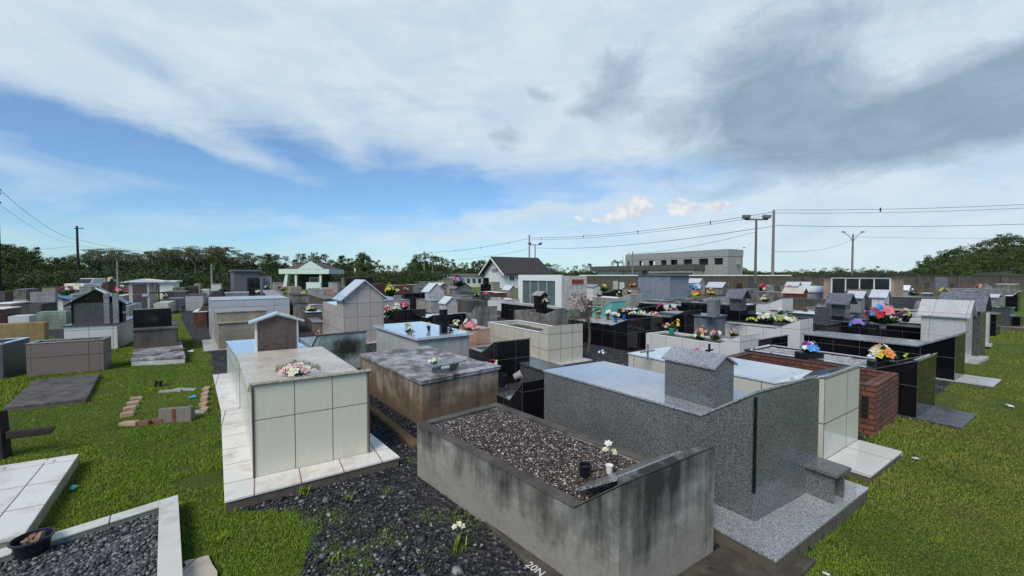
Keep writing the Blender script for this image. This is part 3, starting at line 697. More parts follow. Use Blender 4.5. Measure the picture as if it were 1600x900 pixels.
KK = T('raised_tomb', 'dark grey plain grave below the white tiled one with brown soil', (1160, 1204, 1233, 527, 572), 'wing', BLACKT, MIDG, s=.6, h1=.38, L=1.6, lid=(.02, .01))
JJ = T('raised_tomb', 'white tiled grave with a bed of brown soil and a stepped grey end', (1120, 1250, 1272, 499, 548), 'openwing', PALEBLUE, CON, s=.55, t=.06, h1y=513, lid=(.012, .004), depth=.06, fill=SOIL)
BX = T('raised_tomb', 'black planted grave with two troughs of white and green flowers', (1160, 1262, 1290, 497, 528), 'flat', BLACKT, BLACKLID, L=2.2)
fl('trough of yellow white flowers on the black planted grave', 1200, 501, BX['h2'], 24, cols=('cream', 'green', 'white'), n=18, height=.18, spread=.26, r=.06)
fl('trough of white and green flowers on the black planted grave', 1230, 504, BX['h2'], 24, cols=('white', 'green', 'cream'), n=18, height=.18, spread=.26, r=.06)
fl('pink white flowers behind the two planted troughs', 1220, 492, .75, 14, cols=('palepink', 'white'), n=8)
fl('two mossy green bushes at the corner of the brown soil', 1176, 502, JJ['h1'], 18, cols=('green',), n=8, height=.10)
GH = T('raised_tomb', 'blue grey grave carrying a tall square headstone', (1096, 1112, 1135, 494, 535), 'flat', granite('blue_grey_granite', (.06, .07, .08), (.13, .15, .17), (.22, .24, .26), 80, .2), MATS['blue_grey_granite'], L=1.6, lid=(.04, .04))
box_px(GH, 'headstone', 1099, 1117, 1126, 468, 496, MATS['blue_grey_granite'], L=.22)
BH = T('raised_tomb', 'black high grave carrying a small slate roofed house', (1135, 1155, 1182, 477, 523), 'flat', BLACKT, BLACKLID, L=2.0)
shrine_px(BH, 1141, 1157, 1167, 462, 486, DARKG, SLATE, z=BH['h2'], over=.09, rise=.5)
SW = T('raised_tomb', 'white tiled grave whose end wall rises in a slope, behind the black high grave', (1168, 1221, 1240, 466, 508), 'wing', PALEBLUE, CON, s=.9, h1y=474, lid=(.012, .01))
fl('pale yellow flowers on the sloping white grave', 1195, 472, SW['h1'], 14, cols=('cream', 'white', 'green'), n=10)
# trees of the cemetery: thin rose bush
rb = P(920, 548, 0); tr = thing('rose_bush', 'thin stemmed rose bush with pink blooms in front of the black tiled grave', 'bush', rb, 0)
MB().tube([(0, 0, 0), (.02, 0, .4), (-.01, 0, .75), (-.03, .02, .95)], [.035, .03, .028, .02], 7).build('trunk', BARK, tr)
b = MB(); tips = []
for i in range(16):
    a = rnd.uniform(0, 6.28); e_ = Vector((-.12+math.cos(a)*rnd.uniform(.12, .42), math.sin(a)*.25, rnd.uniform(.75, 1.35))); b.tube([(-.02, 0, rnd.uniform(.6, .95)), e_*.7+Vector((0, 0, .25)), e_], [.011, .008, .004], 4); tips.append(e_)
b.build('branches', BARK, tr)
V = []; Fc = []
for i in range(1000):
    e_ = rnd.choice(tips)+Vector((rnd.gauss(0, .07), rnd.gauss(0, .07), rnd.gauss(-.03, .09))); d = Vector((rnd.uniform(-1, 1), rnd.uniform(-1, 1), rnd.uniform(-.5, 1))).normalized(); f_ = d.cross(Vector((.3, .2, 1))).normalized()*.013; i0 = len(V)
    V += [e_, e_+d*.02+f_, e_+d*.05, e_+d*.02-f_]; Fc.append((i0, i0+1, i0+2, i0+3))
npmesh('leaves', np.array([tuple(v) for v in V]), np.array(Fc), LEAF_L, tr)
V = []; Fc = []
for i in range(16): blossom(V, Fc, Vector((-.38+rnd.uniform(-.08, .45), rnd.uniform(-.1, .1), 1.12+rnd.uniform(-.08, .2))), Vector((0, -1, .6)), .028, rnd, 6)
npmesh('blossoms', np.array([tuple(v) for v in V]), np.array(Fc), PET['pink'], tr)
q = P(940, 552, 0); fl('crumpled pale blue plastic bag on the gravel by the rose bush', 940, 553, 0, 14, cols=('blue', 'white'), n=8, leaves=False, height=.08, name='plastic_bag')
NC = T('raised_tomb', 'low grey concrete grave with open top in front of the glazed mausoleum', (803, 866, 906, 485, 521), 'openwing', CON, None, s=.5, t=.08, h1y=491, depth=.12, fill=CON_K)
BK = T('raised_tomb', 'long black grave with a grey top carrying a small black house', (783, 868, 884, 482, 512), 'flat', BLACKT, CON_L, L=None)
shrine_px(BK, 834, 845, 855, 461, 483, BLACKT, CON_L, z=BK['h2'], over=.05, rise=.35)
RC = T('raised_tomb', 'grey concrete grave with a rounded shoulder on its high end', (722, 742, 777, 478, 524), 'wing', CON, None, s=.35, h1y=490)
RC2 = T('raised_tomb', 'blackened concrete grave behind the rounded one', (726, 731, 762, 469, 500), 'flat', CON_K, None, L=1.5)
fl('red flowers above the blackened concrete grave', 760, 469, RC2['h2'], 13, cols=('red', 'pink'), n=8, height=.35)
fl('pink flowers beside the rounded concrete grave', 779, 499, .35, 8, cols=('pink',), n=5)
SH = house('small light grey grave house left of the rounded concrete grave', (690, 697, 715, 474, 498), MARBLE2, MARBLE_TOP, side='L', rise=.45, L=.7)
B5 = T('raised_tomb', 'black wide grave with a bright polished top before the small grey house', (664, 680, 728, 491, 527), 'wing', BLACKT, MARBLE_TOP, s=.6, lid=(.02, .02), L=1.6)
B6 = T('raised_tomb', 'black grave with sloping front behind the pink and white flowers', (626, 632, 664, 458, 485), 'wing', BLACKT, BLACKLID, s=.6, L=1.8)
slab_stone('rounded dark grey stone above the cream flowers', 621, 487, 461, 13, .35, MIDG, top='arch')
G7 = T('raised_tomb', 'long low grey grave left of the small light grey house', (640, 674, 692, 470, 489), 'flat', CON_L, MIDG, L=2.2)
WH = house('white grave house with a steep bright roof in the middle distance', (662, 670, 694, 456, 476), MARBLE2, MARBLE_TOP, side='L', rise=.5, L=1.2)
GH2 = house('grey stone grave house with a gabled front, right of the steep white one', (700, 712, 737, 451, 472), CON, SLATE, side='L', rise=.35, L=1.0)
house('brown grave house half hidden behind the steep white one', (682, 687, 701, 447, 462), CON, MARBLE_TOP, side='L', rise=.3, L=2)
B8 = T('headstone_block', 'black stepped headstone block in front of the white chapel', (743, 755, 767, 444, 468), 'flat', BLACKT, BLACKLID, L=.4); box_px(B8, 'upper_block', 756, 758, 764, 434, 445, BLACKT, z=B8['h2'], L=.3)
T('raised_tomb', 'beige wall like grave left of the chapel door', (768, 771, 781, 440, 462), 'flat', BEIGES, None, L=1)
house('pale grave house left of the glazed mausoleum', (790, 796, 807, 453, 472), BEIGES, MARBLE_TOP, side='L', rise=.5, L=.9)
T('raised_tomb', 'white low grave with a plain block right of the pale grave house', (762, 790, 812, 468, 487), 'flat', PALEBLUE, MARBLE_TOP, L=2.2)
fl('cluster of pink and yellow flowers left of the chapel', 716, 448, 1.3, 22, cols=('yellow', 'lilac', 'pink'), n=16, height=.5)
T('raised_tomb', 'peach coloured grave under the cluster of pink and yellow flowers', (700, 706, 724, 447, 463), 'flat', PEACH, None, L=1)
fl('yellow and green flowers near the black sloping grave', 610, 463, .9, 18, cols=('yellow', 'green', 'peach'), n=16, height=.55)
# ================================================================== LEFT AND CENTRE-LEFT
Q = T('raised_tomb', 'brown wood look tiled grave low at the left with a cream rim', (36, 163, 171, 530, 579), 'open', BROWNT, MIDG, rot=-2, t=.06, lid=(.015, .008), depth=.05, fill=CON_K)
TT = T('raised_tomb', 'dark blue grey marble grave cut by the left edge of the view', (-70, 6, 43, 537, 592), 'open', BLUEM, MARBLE_TOP, rot=-4, t=.06, lid=(.015, .01))
T('garden_wall', 'ochre plastered grave wall at the left edge', (-60, 70, 74, 502, 535), 'flat', CON_O, None, L=None)
T('raised_tomb', 'pale green plastered grave wall behind the ochre one', (56, 104, 106, 485, 514), 'flat', CON_G, None, L=.5)
T('raised_tomb', 'blackened low concrete grave behind the pale green wall', (15, 65, 68, 475, 498), 'open', CON_K, None, L=1.6)
T('raised_tomb', 'white stepped grave with a slanting cover at the left edge', (10, 46, 50, 492, 515), 'flat', PALEBLUE, None, L=.7)
T('raised_tomb', 'dark maroon grave block at the left edge', (-30, 9, 17, 482, 509), 'flat', tile('maroon_tile', (.05, .018, .018), .4, .4, stain=.2), WHITEP, L=1.2)
T('raised_tomb', 'terracotta rimmed low grave at the far left', (-20, 18, 24, 474, 487), 'flat', PEACH, WHITEP, L=2)
Wt = T('raised_tomb', 'pale tiled grave at the left with a dark top and a big gabled dark headstone', (97, 184, 197, 505, 545), 'flat', PALEBLUE, DARKG, rot=-1, lid=(.03, .03), L=2.2)
x, y = local(Wt, 106, 509, Wt['h2']); x2, _ = local(Wt, 172, 505, Wt['h2']); D_ = P(140, 507, Wt['h2']).y
g_ = gable(Wt['root'], x-.06, x2+.18, .35, .65, Wt['h2'], zat(475, D_), zat(454, D_), BLACK, BLACK, over=.10, t=.03, name='headstone', label='black gabled house with a grey front plate')
MB().box(x, x2, .30, .345, Wt['h2'], zat(475, D_)+.01).build('front_plate', DARKG, g_)
gx1, gx0, gz0, gz1 = x2+.30, (x-.06+x2+.18)/2, zat(476.5, D_), zat(453, D_)
MB().prism([(gx0, gz1+.012), (gx1, gz0-.02), (gx1, gz0+.025), (gx0, gz1+.06)], .235, .262, 'y').build('edge_trim', WHITEP, g_)
for q_ in (168, 180):
    xx, _ = local(Wt, q_, 505, Wt['h2']); MB().box(xx-.06, xx+.04, .12, .20, Wt['h2'], zat(459, D_)).build('column', MIDG, Wt['root'])
X = T('raised_tomb', 'dark concrete grave with a wide black headboard, left of centre lawn', (206, 277, 283, 511, 549), 'flat', CON_K, CON_K, rot=6, side='R', lid=(.04, .02), L=1.8)
xa, _ = local(X, 209, 512, X['h2']); xb, _ = local(X, 268, 511, X['h2']); dd_ = X['O'].y+.6
MB().box(xa, xb, .35, .50, X['h2'], zat(482, dd_)).build('headboard', BLACK, X['root'], bevel=.004)
yq = [P(205, 562, .13), P(289, 558, .13), P(283, 534, .13), P(213, 537, .13)]
fY = qframe(*yq); Y = tomb('flat_grave', 'old low whitewashed slab grave on the grass before the dark headboard grave', fY, 'flat', CON_W, CON_CT, h2=.14, lid=(.04, .01))
MB().box(.3, .55, .75, .95, .141, .17).build('loose_stone', CON_K, Y['root'])
rq = [P(6, 638, .05), P(135, 624, .05), P(156, 585, .05), P(55, 594, .05)]
fR = qframe(*rq); Rr = tomb('flat_grave', 'flat blackened concrete slab lying in the left lawn', fR, 'flat', CON_K, concrete('blackened_slab', (.12, .11, .10), dark=(.03, .025, .022), h=50, amt=.9, top=0, foot=0), h2=.06, lid=(.03, 0), bevel=.01)
SL = T('raised_tomb', 'tall silver grey tiled grave left of centre', (321, 331, 452, 469, 533), 'flat', SILVER, MARBLE2, rot=5.5, lid=(.015, .01), side='L', L=2.0)
Z = T('raised_tomb', 'beige stone grave with a raised upper block on a white plinth', (331, 342, 418, 505, 549), 'flat', BEIGES, BEIGES, rot=5.5, side='L', L=1.9, lid=(.02, .03), plinth=(.05, .05, .28, MARBLE2))
MB().box(-.02, Z['W'], .3, 1.7, Z['h2'], zat(488, Z['O'].y+.4)).build('upper_block', BEIGES, Z['root'], bevel=.004)
MB().box(-.04, Z['W']+.02, .28, 1.72, zat(488, Z['O'].y+.4), zat(488, Z['O'].y+.4)+.02).build('upper_slab', CON_L, Z['root'])
G = P(336, 510, 0); gr = thing('stone_grotto', 'dark pointed stone grotto beside the silver grey grave', 'grotto', G, R(ANG))
b = MB(); n_ = 9
for j in range(6):
    pass
b.hexa([(-.60, 0, 0), (.5, 0, 0), (.5, .5, 0), (-.60, .5, 0), (-.36, .05, .75), (.4, .05, .75), (.4, .45, .75), (-.36, .45, .75)]); b.hexa([(-.36, .05, .75), (.4, .05, .75), (.4, .45, .75), (-.36, .45, .75), (-.08, .1, 1.25), (.25, .1, 1.25), (.25, .3, 1.25), (-.08, .3, 1.25)])
b.build('stones', concrete('grotto_rock', (.06, .05, .045), h=1.2, amt=.8), gr, bevel=.05)
PL = T('planter', 'open brown and white brick planter before the stone grotto', (291, 303, 322, 487, 512), 'open', BRICK, WHITEP, side='L', t=.08, depth=.15, L=1.3)
# mausoleum with brown doors
MZ = T('mausoleum', 'narrow mausoleum with white frame and brown doors under a low gabled roof', (201, 234, 240, 441, 485), 'flat', CON_W, None, L=1.9, rot=0, cat='mausoleum', group='mausoleums and chapels of the cemetery')
for nm, z0_, z1_, m_ in (('upper_door', 1.05, 1.62, plain('door_brown', (.09, .06, .05), .5)), ('lower_door', .10, 1.0, plain('door_grey_brown', (.075, .065, .06), .5))):
    MB().box(.14, MZ['W']-.10, -.02, .0, z0_*MZ['h2']/1.75, z1_*MZ['h2']/1.75).build(nm, m_, MZ['root'])
MB().box(.5, .72, -.03, -.02, .72, .86).build('plaque', ALU, MZ['root'])
MB().prism([(-.15, MZ['h2']), (MZ['W']+.6, MZ['h2']), (MZ['W']+.6, MZ['h2']+.05), (MZ['W']*.6, MZ['h2']+.17), (-.15, MZ['h2']+.05)], -.12, 1.9, 'y').build('roof', WHITEP, MZ['root'])
def build_house(name, label, cat, spec, roofz, wm, rm, L=None, ridge='y', over=.3, rot=0, side=None, rise=None, group='buildings around the cemetery'):
    fr = frame(spec, rot, None, L, side); foot(fr); root = thing(name, label, cat, fr['O'], fr['rz'], group)
    MB().box(0, fr['W'], 0, fr['L'], -.05, fr['h2']).build('walls', wm, root)
    fr.update(root=root, h1=fr['h2']); return fr
BW = build_house('white_building', 'low white building behind the mausoleum with brown doors', 'building', (246, 272, 274, 441, 466), 0, WHITEP, None, L=3); MB().box(-1.2, BW['W']+.2, -.2, BW['L']+.2, BW['h2'], BW['h2']+.12).build('roof', WHITEP, BW['root'])
MU = 'mausoleums and chapels of the cemetery'
GB = T('mausoleum', 'grey flat roofed mausoleum with an open dark doorway', (356, 366, 406, 424, 470), 'flat', GREYP, None, side='L', rot=5, L=3.5, cat='mausoleum', group=MU, bevel=0)
MB().box(-.1, GB['W']+.1, -.15, GB['L']+.1, GB['h2'], GB['h2']+.12).build('roof', SLATE, GB['root'])
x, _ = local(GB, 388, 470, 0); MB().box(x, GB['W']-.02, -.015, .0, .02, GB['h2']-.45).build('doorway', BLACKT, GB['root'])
W2 = T('mausoleum', 'small white mausoleum with a grey shutter beside the grey one', (405, 408, 424, 431, 466), 'flat', WHITEP, None, side='L', L=2, cat='mausoleum', group=MU, bevel=0); MB().box(.25*W2['W'], .92*W2['W'], -.02, 0, .05, W2['h2']-.15).build('shutter', MIDG, W2['root']); MB().box(-.06, W2['W']+.06, -.1, 2, W2['h2'], W2['h2']+.07).build('roof', CON, W2['root'])
cross('thin dark cross standing behind the black headboard', P(249, 486, 0), 1.35, .75, .06, WOODD)
cross('black metal cross rising behind the brown granite headstone', P(434, 499, .35), .68, .80, .05, BLACK, za=.42)
T('raised_tomb', 'pale concrete headboard grave with smooth grey face at the left', (46, 87, 90, 455, 489), 'flat', CON_L, None, L=.3)
house('black roofed grave house beside the pale headboard', (86, 99, 104, 466, 485), WHITEP, BLACK, rise=.2, W=1.0, over=.2, side='R', L=1)
# ================================================================== RIGHT MIDDLE AND FAR GRAVES
G41 = T('raised_tomb', 'dark edged low grave behind the mirror topped one, with a soil bed', (1296, 1446, 1462, 512, 548), 'open', BLACKT, CON, W=1.1, t=.06, lid=(.02, .01), fill=CON_K, depth=.05)
fl('blue and lilac flowers on the dark edged low grave', 1343, 510, G41['h1'], 26, cols=('lilac', 'blue', 'lilac'), n=16, height=.16)
fl('big bunch of pink, blue and red flowers in a stone vase', 1379, 513, G41['h1'], 40, cols=('pink', 'blue', 'pink', 'red'), n=26, height=.42, spread=.34, r=.09, pot=(CON_L, .08, .12))
G42 = T('raised_tomb', 'white tiled low grave with a green plant pot left of the marble house', (1392, 1448, 1470, 494, 531), 'flat', PALEBLUE, MARBLE_TOP, W=1.2)
fl('green plant with pale flowers on the white tiled low grave', 1415, 503, G42['h1'], 20, cols=('green', 'green', 'palepink'), n=12, pot=(BLACKPL, .08, .08), height=.22)
DH = T('raised_tomb', 'dark polished headstone block with a deep base, left of the dark roofed house', (1272, 1296, 1314, 506, 536), 'flat', DARKG, DARKG, L=1.4, lid=(.04, .03))
box_px(DH, 'headstone', 1279, 1294, 1300, 480, 509, DARKG, L=.3)
DH2 = T('raised_tomb', 'dark grave with white flowers carrying a house with a wide slate roof', (1300, 1317, 1334, 494, 532), 'flat', DARKG, BLACKLID, L=1.4, lid=(.03, .03))
shrine_px(DH2, 1300, 1320, 1330, 470, 495, DARKG, SLATE, z=DH2['h2'], over=.12, rise=.45)
fl('white flowers before the wide slate roofed house', 1309, 487, DH2['h2']+.1, 13, cols=('white',), n=9)
DH3 = T('raised_tomb', 'grey grave carrying the tall light grey house before the brown mausoleum', (1330, 1344, 1360, 487, 513), 'flat', MIDG, CON_L, L=1.4, lid=(.03, .03))
shrine_px(DH3, 1328, 1345, 1352, 463, 489, MIDG, MARBLE_TOP, z=DH3['h2'], over=.08, rise=.45)
house('dark brown narrow grave house squeezed between two light ones', (1350, 1356, 1364, 463, 506), DARKG, CON, W=.45, rise=.5, L=.7)
BWH = T('raised_tomb', 'pale blue grave carrying the whitest gabled house', (1363, 1383, 1395, 484, 508), 'flat', CON_B, None, L=1.2)
shrine_px(BWH, 1363, 1382, 1390, 463, 486, PALEBLUE, MARBLE_TOP, z=BWH['h2'], over=.07, rise=.45)
house('brown stone grave house with a pinkish roof', (1243, 1253, 1259, 458, 492), BRICK, PINKG, W=.5, L=.8)
house('white framed grey grave house left of the brown mausoleum', (1265, 1285, 1288, 456, 487), CON_L, MARBLE_TOP, W=.6, L=1.1, posts=WHITEP)
T('raised_tomb', 'grey grave with a sloping end below the white framed house', (1262, 1278, 1292, 474, 505), 'wing', CON_L, CON, s=.5)
T('raised_tomb', 'low grave with a shiny grey lid and a small white vase', (1205, 1266, 1282, 488, 515), 'flat', CON_L, BLACKLID, L=None)
for i, (a_, e_, lab, rm_) in enumerate([((1239, 1246, 1250, 447, 462), 0, 'pair of pale roofs, the left small house far behind the brown stone one', MARBLE_TOP), ((1257, 1264, 1267, 447, 462), 0, 'right small house with a pale roof behind the brown stone one', MARBLE_TOP)]):
    house(lab, a_, BEIGES, rm_, W=.8, L=1.0)
MG = T('raised_tomb', 'long grey grave with a rising end and orange flowers beside the blue grey mausoleum', (1040, 1112, 1140, 461, 494), 'wing', CON_L, CON, s=1.2, h1y=468, lid=(.04, .03))
fl('yellow and orange flowers in a low planter near the blue grey mausoleum', 1090, 462, MG['h1'], 16, cols=('yellow', 'orange', 'red'), n=14, height=.25)
fl('orange yellow flowers on the rising end of the long grey grave', 1110, 463, MG['h1'], 12, cols=('orange', 'yellow'), n=10, height=.45)
BS = T('raised_tomb', 'black grave with a sloping front and grey lid left of the blue grey headstone', (1062, 1084, 1098, 469, 500), 'wing', BLACKT, BLACKLID, s=.8)
T('raised_tomb', 'black recessed grave with a white frame under the blue grey mausoleum', (1040, 1082, 1094, 478, 509), 'flat', BLACKT, CON_L, L=2.4)
T('raised_tomb', 'black low grave behind the magenta flowers', (995, 1040, 1060, 474, 503), 'wing', BLACKT, BLACKLID, s=.7)
T('raised_tomb', 'black grave with a bright lid right of the turquoise one', (966, 1012, 1040, 479, 512), 'wing', BLACKT, BLACKLID, s=.8)
TQ = T('raised_tomb', 'turquoise painted grave with a sloping end', (925, 955, 978, 471, 503), 'wing', TEALP, TEALP, s=.6, h1y=480)
TB = T('raised_tomb', 'grey white grave with pink flowers behind the turquoise one', (926, 984, 1004, 460, 486), 'wing', CON_L, WHITEP, s=.7, h1y=466)
for i, (x_, y_) in enumerate([(936, 464), (968, 465), (984, 460)]): fl(['pink flower pot at the left on the grey white grave', 'pink flowers in a white vase on the grey white grave', 'salmon flowers at the high end of the grey white grave'][i], x_, y_, TB['h1'], 10, cols=('palepink', 'white', 'peach'), n=7, height=.35)
T('raised_tomb', 'black grave with a slanting front near the wall behind the pink pots', (938, 960, 972, 453, 474), 'wing', BLACKT, BLACKLID, s=.8)
fl('green and yellow pot plant near the perimeter wall', 944, 456, .7, 10, cols=('green', 'yellow'), n=10, height=.6)
fl('orange flowers on the brown grave next to the blue grey mausoleum', 989, 449, .95, 14, cols=('peach', 'orange', 'pink'), n=10, height=.4)
T('raised_tomb', 'brown stone block grave left of the blue grey mausoleum', (980, 994, 1000, 451, 472), 'flat', BEIGES, CON, L=1.2)
house('white grave house right behind the brick vent of the glazed mausoleum', (917, 927, 941, 449, 470), PALEBLUE, MIDG, side='L', L=1.5, rise=.2)
slab_stone('blue white upright stone far back near the wall', 962, 452, 439, 9, .4, MARBLE2, rot=10); slab_stone('bright small white stone right of the blue white one', 972, 452, 441, 8, .4, MARBLE_TOP)
# small houses and stones by the far wall
house('small pale house with a bright roof right of the blue grey mausoleum', (1082, 1092, 1099, 442, 461), CON_L, MARBLE_TOP, W=.9, L=1.2)
fl('row of pale blue and white flowers below the small pale house', 1087, 453, .8, 24, cols=('blue', 'white', 'white'), n=20, height=.4)
house('grey house with a light roof near the wall, above the rising grey end', (1115, 1128, 1137, 449, 470), CON, MARBLE_TOP, W=.8, L=1.2)
T('raised_tomb', 'dark maroon wide headstone near the wall', (1140, 1157, 1160, 442, 459), 'flat', tile('maroon_granite', (.045, .015, .02), .5, .5), None, L=.4)
fl('magenta flowers left of the dark maroon headstone', 1139, 449, .85, 8, cols=('magenta', 'palepink'), n=7, height=.35)
slab_stone('arched grey stone carved with a rounded top near the wall', 1204, 462, 445, 14, 0, MIDG, top='arch', th=.3)
slab_stone('black tall stone in front of the double headed lamp post', 1178, 464, 439, 12, 0, DARKG, top='slant', th=.3)
fl('pink red flowers between the black stone and the arched one', 1192, 455, .6, 16, cols=('palepink', 'red', 'peach'), n=12, height=.5)
fl('pink flowers before the pair of pale roofs', 1232, 454, .8, 11, cols=('pink', 'palepink'), n=8, height=.4)
T('raised_tomb', 'stack of grey lids, low wide grave in front of the arched stone', (1206, 1232, 1243, 457, 474), 'flat', CON, CON_L, L=2.0)
slab_stone('black slim stone by the small pale house', 1109, 462, 441, 11, 0, DARKG, th=.2)
slab_stone('dark stone right of the arched one', 1214, 460, 447, 12, 0, CON_K, top='flat', th=.2)
# right end
q = P(1468, 480, .35); r = thing('memorial_plaque', 'square slate grey plaque raised on a post', 'plaque', q, R(8))
MB().box(-.04, .04, -.03, .03, 0, .5).build('post', CON_L, r); zt = zat(433, q.y)-.35; MB().box(-.33, .33, -.045, -.0, zt-.62, zt).build('plate', SLATE, r, bevel=.004)
PQ = T('raised_tomb', 'grey grave carrying the raised slate plaque', (1440, 1474, 1488, 466, 500), 'flat', MIDG, CON, L=1.5)
fl('yellow flowers in front of the raised slate plaque', 1475, 458, 1.05, 14, cols=('yellow',), n=9, height=.2)
house('pale house at the right end of the brown mausoleum', (1405, 1418, 1424, 453, 476), CON_L, WHITEP, W=.6, L=1)
T('raised_tomb', 'dark glazed grave frame right of the brown mausoleum', (1412, 1434, 1441, 464, 500), 'flat', DARKG, CON_L, L=1.3)
fl('blue bird like flower on the dark glazed grave', 1426, 462, 1.0, 10, cols=('blue', 'blue', 'white'), n=7, height=.3)
T('raised_tomb', 'black low grave with a white sheet before the dark glazed frame', (1405, 1438, 1450, 486, 512), 'flat', BLACKT, CON_L, L=1.8)
slab_stone('grey stone with pointed top right of the marble grave house', 1440, 500, 470, 12, .2, MIDG, top='gable', th=.15)
house('grey house with a flat bright roof at the right end', (1541, 1556, 1565, 465, 508), MIDG, MARBLE_TOP, W=.6, L=.9, rise=.15)
T('raised_tomb', 'dark square grave block on a grey plinth at the right end', (1560, 1578, 1584, 481, 516), 'flat', DARKG, BLACKLID, W=.7, L=.9, plinth=(.12, .4, .2, CON))
T('raised_tomb', 'black polished side block behind the narrow white post', (1540, 1556, 1562, 490, 526), 'flat', BLACKT, CON, W=.6, L=.8)
T('raised_tomb', 'black slanting grave with a white frame at the right edge', (1572, 1590, 1596, 455, 487), 'wing', BLACKT, WHITEP, W=.8, s=.8)
slab_stone('slanting grey headstone far right behind the slate roof', 1545, 470, 443, 15, 0, MIDG, top='slant', th=.15)
fl('pink and peach flowers left of the slanting grey headstone', 1531, 452, .9, 13, cols=('pink', 'peach'), n=8, height=.35)
T('raised_tomb', 'grey block grave with a bright strip far right near the wall', (1566, 1586, 1592, 444, 466), 'flat', CON, WHITEP, L=1)
T('raised_tomb', 'black small block at the right edge of the lawn', (1580, 1594, 1602, 494, 516), 'flat', BLACKT, BLACKLID, L=.5)
slab_stone('white tipped dark stone left of the slate plaque', 1449, 466, 442, 8, 0, CON_K, th=.1); slab_stone('white tipped dark stone right of the slate plaque', 1493, 462, 443, 9, 0, CON_K, th=.1)
